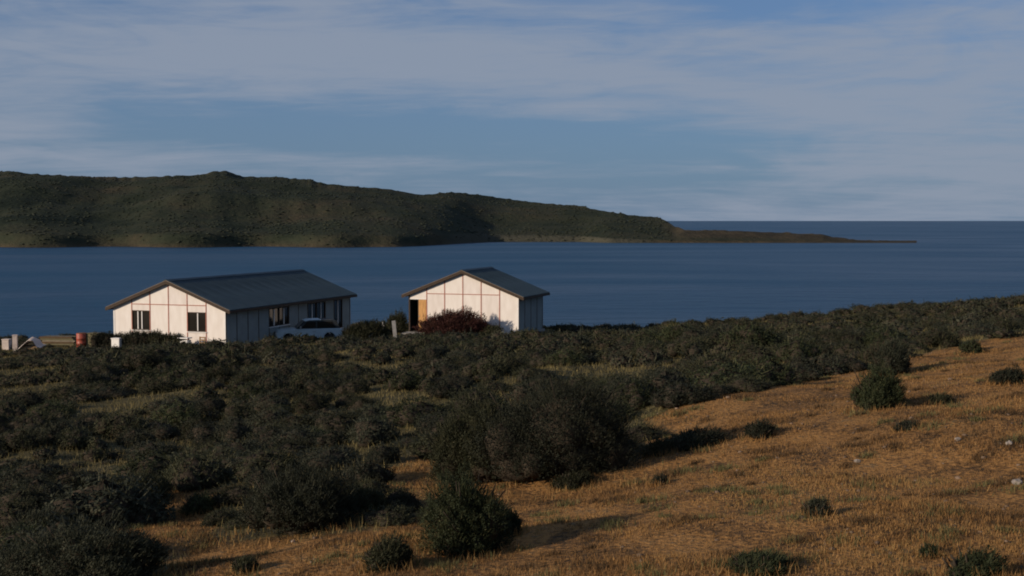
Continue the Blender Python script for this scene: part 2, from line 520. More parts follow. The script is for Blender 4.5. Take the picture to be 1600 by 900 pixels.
def build_land():
    xs = axis_lines(-16, 16, 0.4, -260, 300, 1.06)
    ys = axis_lines(4, 40, 0.35, -160, 230, 1.05)
    XX, YY = np.meshgrid(xs, ys)
    ZZ = land(XX, YY)
    ny, nx = XX.shape
    idx = np.arange(nx * ny).reshape(ny, nx)
    f = np.stack([idx[:-1, :-1], idx[:-1, 1:], idx[1:, 1:], idx[1:, :-1]], -1).reshape(-1, 4)
    tint = clear_mask(XX, YY, ZZ).astype(float).ravel()
    me = np_mesh('ground', np.stack([XX, YY, ZZ], -1).reshape(-1, 3), f, [ground_material()], tint, smooth=True)
    tag(link('ground', me), 'ochre dry grass slope falling to dark scrubland above the shore', 'ground', kind='structure')


build_land()

# ------------------------------------------------------------------ far headland and low spit
TOP = [(-700, 285), (-300, 276), (-150, 268), (-60, 272), (0, 268), (15, 267), (45, 271), (90, 274), (160, 277), (225, 277), (260, 275), (310, 274), (335, 268.5), (352, 267.5), (366, 271),
       (380, 276), (430, 276.5), (470, 279.5), (485, 280.5), (505, 287), (560, 292), (600, 295), (650, 303), (672, 304.5), (690, 301), (720, 301), (760, 306),
       (800, 312), (840, 317), (880, 320), (912, 322), (935, 329), (970, 334), (1000, 337), (1028, 340), (1042, 346), (1054, 354), (1072, 359), (1120, 360), (1180, 362), (1240, 364.5),
       (1285, 366), (1300, 370), (1340, 374.5), (1390, 377), (1425, 379.5), (1440, 382), (1600, 386)]


def build_headland():
    tx = np.array([p[0] for p in TOP], float); ty = np.array([p[1] for p in TOP], float)
    cols = np.linspace(-700, 1432, 900)
    top = np.interp(cols, tx, ty)
    shore_y = 386.0 - 8.0 * sstep(600, 790, cols) + 1.5 * sstep(900, 960, cols) + 0.8 * np.sin(cols / 37.0) * (1 - sstep(520, 640, cols))
    ds = 15.0 * F / (shore_y - 345.0)
    spit = sstep(1020, 1075, cols)
    dr = ds + 330 * (1 - spit) * (1 - 0.55 * sstep(700, 1040, cols)) + 40 * spit
    r2 = np.random.default_rng(5)
    jag = np.interp(cols, np.linspace(-700, 1500, 420), r2.normal(0, 0.55, 420))
    k_ = np.hanning(41); k_ /= k_.sum()
    soft = np.convolve(np.pad(top, 20, mode='edge'), k_, 'valid') + 1.0
    low = sstep(1000, 1030, cols)
    soft = soft * (1 - low) + top * low
    top = top + jag
    hr = np.maximum(15.0 + (345.0 - soft) / F * dr, 0.4); hj = np.maximum(15.0 + (345.0 - top) / F * dr, 0.4)
    ts = np.concatenate([np.linspace(-0.06, 0, 3)[:-1], np.linspace(0, 1, 60) ** 1.15, np.linspace(1, 2.2, 20)[1:]])
    az = (cols - 800.0) / F
    D = ds[:, None] + (dr - ds)[:, None] * ts[None, :]
    XX = az[:, None] * D; YY = D
    t = np.clip(ts, 0, 1)[None, :]
    prof = 0.10 * np.minimum(t / 0.03, 1) + 0.90 * (0.75 * t + 0.25 * np.sin(t * math.pi / 2))
    prof = np.where(ts[None, :] < 0, -0.08, prof)
    back = np.clip((ts[None, :] - 1) / 1.2, 0, 1)
    prof = prof * (1 - 0.75 * back ** 1.3)
    # gullies and shoulders
    g = 0
    for w, a in ((230, .055), (140, .042), (75, .024), (38, .010), (20, .004)):
        for k in range(3):
            th = r2.uniform(0, 6.28); p = r2.uniform(0, 6.28)
            q = r2.uniform(0, 6.28)
            g = g + a * np.sin((XX * math.cos(th) + YY * math.sin(th)) * 6.283 / w + p + 1.5 * np.sin(XX / (w * 1.7) + q))
    env = np.sin(np.pi * np.clip(ts, 0, 1)) ** 0.7
    ZZ = hr[:, None] * (prof + g * env[None, :] * 0.6 * (1 - 0.6 * spit[:, None]))
    ZZ = ZZ + (hj - hr)[:, None] * sstep(0.80, 1.0, ts)[None, :]
    ZZ = np.where(ts[None, :] < 0, -1.0, np.maximum(ZZ, 0.15))
    # keep slopes below the sight line of the crest
    lim = 15.0 + (345.0 - np.maximum(top, soft))[:, None] / F * D - 0.3
    ZZ = np.where((ts[None, :] < 0.97), np.minimum(ZZ, np.maximum(lim, 0.3)), ZZ)
    n, k = XX.shape
    idx = np.arange(n * k).reshape(n, k)
    f = np.stack([idx[:-1, :-1], idx[1:, :-1], idx[1:, 1:], idx[:-1, 1:]], -1).reshape(-1, 4)
    m = bpy.data.materials.new('headland_scrub'); m.use_nodes = True
    nt = m.node_tree; b = nt.nodes['Principled BSDF']; N = nt.nodes.new; L = nt.links.new
    b.inputs['Roughness'].default_value = 0.95; b.inputs['Specular IOR Level'].default_value = 0.05
    tc = N('ShaderNodeTexCoord')
    def noise(scale, det, rough=0.6):
        q = N('ShaderNodeTexNoise'); q.inputs['Scale'].default_value = scale; q.inputs['Detail'].default_value = det; q.inputs['Roughness'].default_value = rough
        L(tc.outputs['Object'], q.inputs['Vector']); return q
    n1 = noise(0.012, 10, 0.72)
    r = N('ShaderNodeValToRGB')
    stops = [(0.38, (0.016, 0.022, 0.014)), (0.48, (0.031, 0.037, 0.023)), (0.56, (0.041, 0.042, 0.026)), (0.66, (0.060, 0.050, 0.031))]
    while len(r.color_ramp.elements) < 4: r.color_ramp.elements.new(0.5)
    for e, (p, c) in zip(r.color_ramp.elements, stops): e.position = p; e.color = (*c, 1)
    L(n1.outputs['Fac'], r.inputs[0])
    # bare rock and shingle just above the tide, dry grass on the spit
    at = N('ShaderNodeAttribute'); at.attribute_name = 'tint'
    n2 = noise(0.06, 6)
    rk = N('ShaderNodeValToRGB'); rk.color_ramp.elements[0].position = 0.4; rk.color_ramp.elements[1].position = 0.62
    rk.color_ramp.elements[0].color = (0.045, 0.037, 0.026, 1); rk.color_ramp.elements[1].color = (0.085, 0.064, 0.040, 1)
    L(n2.outputs['Fac'], rk.inputs[0])
    mx = N('ShaderNodeMix'); mx.data_type = 'RGBA'; L(at.outputs['Fac'], mx.inputs['Factor'])
    L(r.outputs[0], mx.inputs['A']); L(rk.outputs[0], mx.inputs['B'])
    sh = N('ShaderNodeAttribute'); sh.attribute_name = 'shore'
    m2 = N('ShaderNodeMix'); m2.data_type = 'RGBA'; L(sh.outputs['Fac'], m2.inputs['Factor'])
    L(mx.outputs['Result'], m2.inputs['A']); m2.inputs['B'].default_value = (0.066, 0.064, 0.046, 1); L(m2.outputs['Result'], b.inputs['Base Color'])
    bp = N('ShaderNodeBump'); bp.inputs['Strength'].default_value = 1.0; bp.inputs['Distance'].default_value = 1.5
    n3 = noise(0.25, 6); L(n3.outputs['Fac'], bp.inputs['Height']); L(bp.outputs[0], b.inputs['Normal'])
    tint = np.clip(1 - (ZZ - 0.6) / 2.0, 0, 1) * 0.8
    tint = np.maximum(tint, 0.75 * spit[:, None] * sstep(0.1, 0.5, ts)[None, :])
    shore = sstep(680, 720, cols)[:, None] * (1 - sstep(985, 1040, cols))[:, None] * (1 - sstep(0.02, 0.06, ts))[None, :]
    me = np_mesh('headland', np.stack([XX, YY, ZZ], -1).reshape(-1, 3), f, [m], tint.ravel(), smooth=True)
    a_ = me.attributes.new('shore', 'FLOAT', 'POINT'); a_.data.foreach_set('value', shore.ravel().astype(np.float32))
    tag(link('headland', me), 'dark scrub covered headland across the bay ending in a low spit', 'headland', kind='structure')
    # scrub growing on it: too far off to count
    want = 9000
    ci = r2.integers(0, n - 1, want); ki = r2.integers(2, 66, want)
    fx, fy = r2.random(want), r2.random(want)
    def lerp(A):
        return (A[ci, ki] * (1 - fx) + A[ci + 1, ki] * fx) * (1 - fy) + (A[ci, ki + 1] * (1 - fx) + A[ci + 1, ki + 1] * fx) * fy
    P = np.stack([lerp(XX), lerp(YY), lerp(ZZ)], -1)
    keep = (P[:, 2] > 0.9) & (ci < np.searchsorted(cols, 1046))
    keep &= r2.random(want) < 0.35 + 0.65 * (np.sin(P[:, 0] / 17) * np.sin(P[:, 1] / 23 + P[:, 0] / 40) > -0.2)
    P = P[keep]
    bm = bmesh.new(); bmesh.ops.create_icosphere(bm, subdivisions=1, radius=1.0); bm.verts.ensure_lookup_table()
    bv = np.array([v.co[:] for v in bm.verts]); bf = np.array([[v.index for v in fc.verts] for fc in bm.faces]); bm.free()
    q = len(P)
    s = r2.uniform(0.4, 1.0, q)
    crown = np.stack([s * r2.uniform(0.9, 1.9, q), s * r2.uniform(0.9, 1.7, q), s * r2.uniform(0.28, 0.48, q)], -1)
    V = bv[None] * r2.uniform(0.75, 1.25, (q, len(bv), 1)) * crown[:, None, :] + P[:, None, :] + np.array((0, 0, 0.2))
    Fc = (bf[None] + (np.arange(q) * len(bv))[:, None, None]).reshape(-1, 3)
    tt = np.repeat(r2.beta(2, 3, q), len(bv))
    me = np_mesh('headland_scrub', V.reshape(-1, 3), Fc, [leaf_mat('far_scrub_leaf', [(0, (0.020, 0.026, 0.017)), (0.6, (0.033, 0.039, 0.025)), (1, (0.046, 0.047, 0.030))], 0, 0)], tt)
    tag(link('headland_scrub', me), 'dark low scrub covering the far headland', 'scrub', kind='stuff')


build_headland()


# ------------------------------------------------------------------ shrubs
def fib_dirs(n, r):
    z = r.uniform(-0.25, 1.0, n); a = r.uniform(0, 6.2832, n); q = np.sqrt(np.maximum(0, 1 - z * z))
    return np.stack([q * np.cos(a), q * np.sin(a), z], -1)


def shrub_arrays(seed, rx, ry, h, nleaf, leaf, nlobe=9, core_seg=8, core=0.78, spiky=0.12, hedge=False):
    """leaf quads (verts, tint) and core verts/quads; base at z = 0"""
    r = np.random.default_rng(seed)
    a = r.uniform(0, 6.2832, nlobe); q = np.sqrt(r.random(nlobe)) * 0.62
    lr = r.uniform(0.18, 0.46, nlobe)
    lr[0] = 0.66; q[0] = 0.12
    C = np.stack([q * np.cos(a), q * np.sin(a), np.maximum(0.10, (1 - lr) * r.uniform(0.30, 0.95, nlobe) * (1 - 0.6 * q))], -1)
    C[0, 2] = 0.30
    C[0, 0] += r.uniform(-.12, .12)
    if hedge:
        q = np.linspace(-.78, .78, nlobe) + r.normal(0, .05, nlobe); lr = r.uniform(.32, .46, nlobe)
        C = np.stack([q, r.uniform(-.35, .35, nlobe), (1 - lr) * r.uniform(.75, 1.0, nlobe)], -1)
        C = np.concatenate([C, C * np.array((1, 1, .35))]); lr = np.concatenate([lr, lr]); nlobe *= 2
    w = lr ** 2 / np.sum(lr ** 2)
    k = r.choice(nlobe, int(nleaf * 1.9), p=w)
    d = fib_dirs(len(k), r)
    lump = 1 + 0.19 * np.sin(d[:, 0] * 7 + k) * np.sin(d[:, 1] * 8 + 2 * k) + 0.13 * np.sin(d[:, 2] * 13 + d[:, 0] * 9 + k)
    rad = lr[k] * lump * (1.06 - 0.46 * r.random(len(k)) ** 1.7)
    P = C[k] + d * rad[:, None]
    dist = np.linalg.norm((P[:, None, :] - C[None]) / lr[None, :, None], axis=2)
    dist[np.arange(len(k)), k] = 9
    ok = (dist.min(1) > 0.72) & (P[:, 2] > 0.01)
    P, d, k = P[ok][:nleaf], d[ok][:nleaf], k[ok][:nleaf]
    n = len(P)
    S = np.array((rx, ry, h))
    P = P * S
    nrm = d + r.normal(0, 0.55, (n, 3)) + np.array((0, 0, 0.15))
    nrm /= np.linalg.norm(nrm, axis=1, keepdims=True)
    t = r.normal(0, 1, (n, 3)) + np.array((0, 0, 0.8)); t -= nrm * np.sum(t * nrm, 1, keepdims=True); t /= np.linalg.norm(t, axis=1, keepdims=True)
    ln = leaf * r.uniform(0.6, 1.4, n); wd = ln * r.uniform(0.35, 0.55, n)
    sp = r.random(n) < spiky
    dd = d + np.array((0, 0, 0.7)) + r.normal(0, 0.25, (n, 3)); dd /= np.linalg.norm(dd, axis=1, keepdims=True)
    t = np.where(sp[:, None], dd, t); ln = np.where(sp, ln * 2.6, ln); wd = np.where(sp, wd * 0.55, wd)
    dead = r.random(n) < 0.02
    ln = np.where(dead, leaf * r.uniform(3.5, 6.5, n), ln); wd = np.where(dead, leaf * .22, wd); t = np.where(dead[:, None], dd, t)
    bt = np.cross(nrm, t); bt /= np.maximum(np.linalg.norm(bt, axis=1, keepdims=True), 1e-6)
    V = np.stack([P - t * ln[:, None] * 0.5, P + bt * wd[:, None] * 0.5, P + t * ln[:, None] * 0.5, P - bt * wd[:, None] * 0.5], 1)
    clump = 0.5 + 0.5 * np.sin(P[:, 0] * 9 / max(rx, .3) + seed) * np.sin(P[:, 1] * 8 / max(ry, .3) + P[:, 2] * 6)
    tint = np.clip(r.beta(2.2, 2.6, n) * 0.7 + clump * 0.3, 0, 1)
    tint = np.where(dead, 1.0, tint)
    wx, wy = r.uniform(-.05, .38), r.uniform(-.2, .2)          # crowns lean with the wind
    V[..., 0] += wx * V[..., 2] * rx / max(h, .1) * .8; V[..., 1] += wy * V[..., 2] * .5
    # twiggy inner mass
    cs, cr = core_seg, max(4, core_seg // 2 + 1)
    cv, cf = [], []
    for c, l in zip(C, lr):
        b0 = len(cv)
        for i in range(cr):
            ph = math.pi * (i / (cr - 1)) 
            for j in range(cs):
                th = 6.2832 * j / cs
                jit = 1 + 0.18 * math.sin(j * 2.3 + i * 3.1 + seed)
                v = c + core * l * jit * np.array((math.sin(ph) * math.cos(th), math.sin(ph) * math.sin(th), math.cos(ph)))
                cv.append((v[0] * rx, v[1] * ry, max(v[2] * h, -0.03)))
        for i in range(cr - 1):
            for j in range(cs):
                cf.append((b0 + i * cs + j, b0 + i * cs + (j + 1) % cs, b0 + (i + 1) * cs + (j + 1) % cs, b0 + (i + 1) * cs + j))
    return V, np.repeat(tint, 4), np.array(cv), np.array(cf)


def twig_tubes(seed, rx, ry, h, n):
    r = random.Random(seed); mb = MB()
    for _ in range(n):
        a = r.uniform(0, 6.28); q = r.uniform(0.3, 0.95)
        p0 = Vector((math.cos(a) * rx * 0.12, math.sin(a) * ry * 0.12, -0.05))
        p2 = Vector((math.cos(a) * rx * q, math.sin(a) * ry * q, h * r.uniform(0.6, 1.14) * math.sqrt(max(0.05, 1 - 0.75 * q * q))))
        p1 = (p0 + p2) / 2 + Vector((r.uniform(-.1, .1) * rx, r.uniform(-.1, .1) * ry, 0.1 * h))
        mb.tube(p0, p1, 0.020, 0.012, 5); mb.tube(p1, p2, 0.012, 0.004, 5)
    return mb


def shrub_thing(name, px, py, wpx, hpx, label, leaf='olive', seed=0, dens=1.0, group=None, cat='shrub', place=None, leafsize=None, flat=1.0, hedge=False):
    """a shrub whose foot the photo shows at px, py; its size follows from the ground it stands on"""
    p = place if place is not None else ground_at(px, py)
    dist = p.y
    rx = wpx * dist / F / 2; h = hpx * dist / F
    ry = rx * flat
    p = Vector((p.x, p.y + (ry * 0.55 if place is None else 0), 0)); p.z = ground_z(p.x, p.y) - 0.02
    t = thing(name, p, 0, label, cat, group)
    leafsize = leafsize or max(0.024, 2.1 * dist / 1236)
    area = (rx * ry + rx * h * 2.2)
    nl = int(min(40000, max(1200, 7.0 * area / (leafsize * leafsize * 0.45)) * dens))
    V, tint, cv, cf = shrub_arrays(seed + 100, rx, ry, h, nl, leafsize, nlobe=17, core_seg=10, core=0.62, spiky=0.42, hedge=hedge)
    V = V.reshape(-1, 3)
    link('foliage', np_mesh('foliage', V, np.arange(len(V)).reshape(-1, 4), [LEAF[leaf]], tint), t)
    mb = twig_tubes(seed, rx, ry, h, 16)
    tm = mb.mesh('twigs', M['twig'])
    tv = np.empty(len(tm.vertices) * 3); tm.vertices.foreach_get('co', tv)
    mb2 = MB(); mb2.v = mb.v; mb2.f = mb.f; mb2.mi = mb.mi
    mb2.add([tuple(v) for v in cv], [tuple(f) for f in cf])
    mb2.build('twigs', M['twig'], t, smooth=True)
    bpy.data.meshes.remove(tm)
    return t, p, max(rx, ry), h


HERO = []   # (x, y, r) kept free of other shrubs


def hero(*a, **k):
    t, p, r, h = shrub_thing(*a, **k); HERO.append((p.x, p.y, r)); return t


hero('shrub', 872, 754, 320, 162, 'largest shrub, broad dark dome in the middle of the foreground', 'grey', 1, flat=0.8)
hero('shrub', 742, 762, 160, 140, 'rounded olive shrub adjoining the left side of the largest shrub', 'olive', 2, flat=0.9)
hero('shrub', 725, 872, 165, 130, 'upright green shrub casting a long shadow across the grass, below the largest shrub', 'green', 3)
hero('shrub', 790, 838, 60, 44, 'small shrub at the right foot of the upright green shrub with the long shadow', 'green', 31)
hero('shrub', 452, 838, 225, 112, 'wide dark shrub left of the small bare patch, casting shadow to its right', 'grey', 4, flat=0.8)
hero('shrub', 555, 806, 110, 50, 'low dark shrub on the right flank of the wide dark shrub', 'olive', 41)
hero('shrub', 212, 798, 112, 58, 'small rounded shrub on the upper edge of the lower left dry patch', 'olive', 5)
hero('shrub', 300, 806, 62, 32, 'tiny yellow green shrub standing inside the lower left dry patch', 'green', 6)
hero('shrub', 118, 925, 300, 105, 'big dark shrub cut by the bottom left corner of the view', 'grey', 7, flat=0.7)
hero('shrub', 45, 846, 130, 50, 'pale grey shrub at the left edge just above the big corner shrub', 'grey', 8)
hero('shrub', 600, 892, 90, 58, 'small ragged shrub at the bottom, left of the long-shadow shrub', 'olive', 9)
hero('shrub', 378, 897, 46, 28, 'tiny dark shrub on the bottom edge between the corner shrub and the dry grass', 'olive', 10)
hero('shrub', 1372, 640, 92, 70, 'lone dark round shrub halfway up the right of the dry slope', 'green', 11)
hero('shrub', 1392, 588, 76, 56, 'shrub directly above and behind the lone round shrub on the slope', 'grey', 12)
hero('shrub', 1088, 702, 112, 36, 'low spreading shrub in the shadow to the right of the largest shrub', 'grey', 13, flat=0.6)
hero('shrub', 1032, 712, 60, 30, 'small dark shrub touching the right foot of the largest shrub', 'olive', 14)
hero('shrub', 1190, 686, 56, 28, 'small dark shrub at the far tip of the largest shrub\'s shadow', 'grey', 15)
hero('shrub', 1030, 758, 34, 18, 'tiny isolated shrub in the dry grass just below the largest shrub\'s shadow', 'grey', 16)
hero('shrub', 1278, 806, 52, 30, 'dark tussock alone in the middle of the lower right grass', 'grey', 17)
hero('shrub', 1420, 672, 42, 16, 'low grey tussock below and right of the lone round shrub', 'grey', 18)
hero('shrub', 1470, 632, 50, 18, 'flat shrub lying in the shadow of the lone round shrub', 'olive', 19)
hero('shrub', 1580, 600, 56, 26, 'small dark shrub at the right edge of the dry slope', 'grey', 20)
hero('shrub', 1190, 897, 118, 30, 'wide flat green cushion shrub on the bottom edge of the dry slope', 'green', 21)
hero('shrub', 1525, 905, 112, 50, 'bright green bushy shrub in the bottom right corner', 'green', 22)
hero('shrub', 1455, 872, 40, 22, 'tiny green tussock up and left of the corner\'s bright green shrub', 'green', 23)
hero('shrub', 895, 764, 70, 26, 'small yellowish shrub at the sunlit front foot of the largest shrub', 'olive', 24)
hero('shrub', 1400, 560, 40, 24, 'yellow green tussock on the upper edge of the dry slope right of the paired shrubs', 'green', 25)
hero('shrub', 1520, 552, 40, 20, 'pale green tussock high on the dry slope near the right skyline scrub', 'green', 26)


# bushes that belong to the houses
def wloc(O, lx, ly):
    return O[0] + GX[0] * lx + GD[0] * ly, O[1] + GX[1] * lx + GD[1] * ly


def bush_at(O, lx, ly, w, h, label, leaf, seed, flat=0.7, group=None, ls=0.1, hedge=False):
    x, y = wloc(O, lx, ly); p = Vector((x, y, 0))
    t, p, r, hh = shrub_thing('bush', 0, 0, w * F / y, h * F / y, label, leaf, seed, place=p, leafsize=ls, flat=flat, group=group, cat='bush', dens=1.1, hedge=hedge)
    HERO.append((x, y, r * 0.8))
    return t


bush_at(O2, 3.85, -1.9, 5.3, 1.72, 'large dark red bush in front of the smaller house\'s gable wall', 'red', 51, 0.4, hedge=False)
bush_at(O2, 6.05, -1.5, 1.9, 0.85, 'dark olive bush against the right end of the dark red bush', 'olive', 52, 0.5)
bush_at(O2, -1.0, 0.2, 1.5, 1.45, 'dark bush at the left corner of the smaller house beside its door', 'olive', 53, 0.8)
bush_at(O2, -3.0, 0.6, 2.4, 0.85, 'low dark bush behind the small pale board left of the smaller house', 'grey', 54, 0.6)
bush_at(O1, 0.55, -1.3, 1.7, 1.12, 'bush covering the left foot of the long house\'s gable', 'grey', 55, 0.5, hedge=True)
bush_at(O1, 2.75, -1.3, 2.4, 1.25, 'bush below the gap right of the long house\'s left gable window', 'grey', 56, 0.4, hedge=True)
bush_at(O1, 4.55, -1.4, 1.8, 1.12, 'bush under the middle of the long house\'s gable, left of the right window', 'olive', 57, 0.5, hedge=True)
bush_at(O1, W1 + 5.9, 5.2, 3.0, 1.25, 'dark bush hiding the rear end of the pale blue car', 'olive', 58, 0.5)


# ------------------------------------------------------------------ houses
def wall_piece(name, pts, thick, axis, at, material, root, outward):
    """flat wall piece; its outer face lies at `at` on the axis"""
    a, b = (at, at - outward * thick)
    return MB().prism(pts, a, b, axis).build(name, material, root)


def make_window(root, axis, at, outward, u0, u1, z0, z1, mull, curtain=None):
    """window part with frame strips, mullions, pane and sill as sub-parts"""
    def bar(mb, ua, ub, za, zb, d0, d1):
        lo, hi = sorted((at + outward * d0, at + outward * d1))
        if axis == 'y': mb.box(ua, ub, lo, hi, za, zb)
        else: mb.box(lo, hi, ua, ub, za, zb)
    w = MB(); bar(w, u0 + .05, u1 - .05, z0 + .05, z1 - .05, -0.05, -0.035)
    win = w.build('window', M['glass'], root)
    for ua, ub, za, zb in ((u0, u0 + .05, z0, z1), (u1 - .05, u1, z0, z1), (u0 + .05, u1 - .05, z1 - .05, z1), (u0 + .05, u1 - .05, z0, z0 + .05)):
        mb = MB(); bar(mb, ua, ub, za, zb, -0.05, 0.012); mb.build('frame', M['trim'], win)
    for m in mull:
        u = u0 + (u1 - u0) * m
        mb = MB(); bar(mb, u - .028, u + .028, z0 + .05, z1 - .05, -0.034, 0.008); mb.build('mullion', M['white'], win)
    mb = MB(); bar(mb, u0 - .04, u1 + .04, z0 - .045, z0 - .003, -0.02, 0.07); mb.build('sill', M['white'], win)
    return win


def make_house(name, O, zf, w, l, nb, ns, he, hj, slope, front_win, side_win, door_bay, label, cat, corner_mat):
    root = thing(name, (O[0], O[1], zf), -TH, label, cat)
    bw = w / nb; sw = l / ns
    MB().box(-.12, w + .12, -.12, l + .12, -1.4, -0.01).build('foundation', M['concrete'], root)
    MB().box(.10, w - .10, .10, l - .10, 0.0, 0.05).build('floor_slab', M['dark_in'], root)
    # dark lining so that rooms are closed and unlit
    ml = MB(); ml.box(.07, .09, .07, l - .07, .05, he - .05); ml.box(.09, w - .09, l - .09, l - .07, .05, he - .05)
    ml.box(.09, w - .09, 2.6, 2.62, .05, he - .05); ml.box(.07, w - .07, .07, l - .07, he - .05, he - .03)
    ml.build('lining', M['dark_in'], root)
    r = lambda x: he + slope * min(x, w - x)
    gap = .006
    def gable(at, outward, openings, mats, door=None):
        for i in range(nb):
            x0, x1 = i * bw + gap, (i + 1) * bw - gap
            mt = mats[i % len(mats)]
            split = min(r(x0), r(x1)) > hj + .02
            top = hj - .004 if split else None
            def up(zb):   # outline from zb to the roof
                p = [(x0, zb), (x1, zb), (x1, r(x1) - .01), (x0, r(x0) - .01)]
                return p
            if i in openings:
                z0, z1 = openings[i]
                wall_piece('wall_panel', [(x0, 0), (x1, 0), (x1, z0), (x0, z0)], .03, 'y', at, mt, root, outward)
                if split:
                    wall_piece('wall_panel', [(x0, z1), (x1, z1), (x1, top), (x0, top)], .03, 'y', at, mt, root, outward)
                else:
                    wall_piece('wall_panel', up(z1), .03, 'y', at, mt, root, outward)
            elif door == i:
                wall_piece('wall_panel', up(2.06), .03, 'y', at, mt, root, outward)
            elif split:
                wall_piece('wall_panel', [(x0, 0), (x1, 0), (x1, top), (x0, top)], .03, 'y', at, mt, root, outward)
            else:
                wall_piece('wall_panel', up(0), .03, 'y', at, mt, root, outward)
            if split:
                wall_piece('gable_panel', up(hj + .004), .03, 'y', at, mats[(i + 1) % len(mats)], root, outward)
        lo, hi = sorted((at + outward * .001, at + outward * .016))
        for i in range(1, nb):
            x = i * bw
            MB().box(x - .027, x + .027, lo, hi, 0, r(x) - .02).build('batten', M['batten'], root)
        # horizontal joint strip, cut where the roof meets it
        xs = max((hj - he) / slope, 0) + bw * 0 + .02
        for i in range(nb):
            x0, x1 = i * bw + .028, (i + 1) * bw - .028
            if min(r(x0), r(x1)) > hj + .02:
                MB().box(x0, x1, lo, hi, hj - .022, hj + .022).build('batten', M['batten'], root)
    gable(0.0, -1, front_win, [M['panel'], M['panel_b'], M['panel']], door_bay)
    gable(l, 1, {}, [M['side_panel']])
    for (side, at, outward) in (('left', 0.0, -1), ('right', w, 1)):
        for j in range(ns):
            y0, y1 = j * sw + gap + (.031 if j == 0 else 0), (j + 1) * sw - gap - (.031 if j == ns - 1 else 0)
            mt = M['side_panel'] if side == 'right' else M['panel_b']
            if side == 'right' and j in side_win:
                z0, z1 = side_win[j]
                if z0 > 0: wall_piece('wall_panel', [(y0, 0), (y1, 0), (y1, z0), (y0, z0)], .03, 'x', at, mt, root, outward)
                wall_piece('wall_panel', [(y0, z1), (y1, z1), (y1, he), (y0, he)], .03, 'x', at, mt, root, outward)
                make_window(root, 'x', at, outward, y0, y1, z0, z1, [0.5])
            else:
                wall_piece('wall_panel', [(y0, 0), (y1, 0), (y1, he), (y0, he)], .03, 'x', at, mt, root, outward)
        lo, hi = sorted((at + outward * .001, at + outward * .016))
        for j in range(1, ns):
            MB().box(lo, hi, j * sw - .025, j * sw + .025, 0, he - .01).build('batten', M['trim'], root)
    for (x, s) in ((0, -1), (w, 1)):
        for (y, q) in ((0, -1), (l, 1)):
            lo, hi = sorted((x + s * .018, x - s * .07)); l2, h2 = sorted((y + q * .018, y + q * .002))
            MB().box(lo, hi, l2, h2, 0, he - .03).build('corner_board', M['trim'] if (door_bay == 0 and x == 0) else corner_mat, root)
            lo, hi = sorted((x + s * .018, x + s * .002)); l2, h2 = sorted((y, y - q * .09))
            MB().box(lo, hi, l2, h2, 0, he - .03).build('corner_board', M['trim'], root)
    for i, (z0, z1) in front_win.items():
        make_window(root, 'y', 0.0, -1, i * bw + gap, (i + 1) * bw - gap, z0, z1, [0.33, 0.55] if i < nb / 2 else [0.55])
    # roof
    eo, fo = .40, .22
    rise = lambda x: he + slope * x
    nsheet = max(4, round((l + 2 * fo) / 1.12)); swid = (l + 2 * fo) / nsheet
    nrib = 5
    prof = []
    for k in range(nrib):
        a = swid * k / nrib; s = swid / nrib
        prof += [(a + .004, 0), (a + s * .55, 0), (a + s * .65, .032), (a + s * .9, .032)]
    prof.append((swid - .004, 0))
    for sgn in (1, -1):
        xa, xb = (-eo, w / 2 + .0) if sgn == 1 else (w + eo, w / 2)
        za, zb = rise(-eo) + .10, rise(w / 2) + .10
        V = []
        for (yy, hh) in prof: V.append((xa, yy, za + hh)); V.append((xb, yy, zb + hh))
        n = len(prof)
        Vb = [(x, y, z - .012 - hh) for (x, y, z), hh in zip(V, [h for (_, h) in prof for _ in (0, 1)])]
        fs = [(2 * k, 2 * k + 2, 2 * k + 3, 2 * k + 1) for k in range(n - 1)]
        fs += [(2 * n + 0, 2 * n + 1, 4 * n - 1, 4 * n - 2)]
        me = MB().add(V + Vb, fs).mesh('roof_sheet', M['roof'])
        for j in range(nsheet):
            link('roof_sheet', me, root, (0, -fo + j * swid, 0.003 * (j % 2)))
        # boards under the sheets
        d0, d1 = rise(-eo), rise(w / 2)
        pts = [(xa, d0 + .02), (xb, d1 + .02), (xb, d1 + .075), (xa, d0 + .075)]
        MB().prism(pts, -fo + .03, l + fo - .03, 'y').build('roof_boards', M['trim'], root)
        for (y0, y1) in ((-fo - .006, -fo + .024), (l + fo - .024, l + fo + .006)):
            pts = [(xa, d0 - .10), (xb, d1 - .10), (xb, d1 + .085), (xa, d0 + .085)]
            MB().prism(pts, y0, y1, 'y').build('barge_board', M['trim'], root)
            pts = [(xa, d0 + .088), (xb, d1 + .088), (xb, d1 + .115), (xa, d0 + .115)]
            ya, yb = (y0 - .01, y0 + .012) if y0 < 0 else (y1 - .012, y1 + .01)
            MB().prism(pts, ya, yb, 'y').build('edge_flashing', M['roof_edge'], root)
        xe = sorted((xa - sgn * .004, xa - sgn * .03))
        MB().box(xe[0], xe[1], -fo, l + fo, d0 - .06, d0 + .085).build('fascia', M['trim'], root)
    zr = rise(w / 2) + .10
    MB().prism([(w / 2 - .2, zr - .2 * slope + .040), (w / 2, zr + .045), (w / 2 + .2, zr - .2 * slope + .040), (w / 2 + .2, zr - .2 * slope + .055), (w / 2, zr + .062), (w / 2 - .2, zr - .2 * slope + .055)],
               -fo - .02, l + fo + .02, 'y').build('ridge_cap', M['roof'], root)
    return root, bw


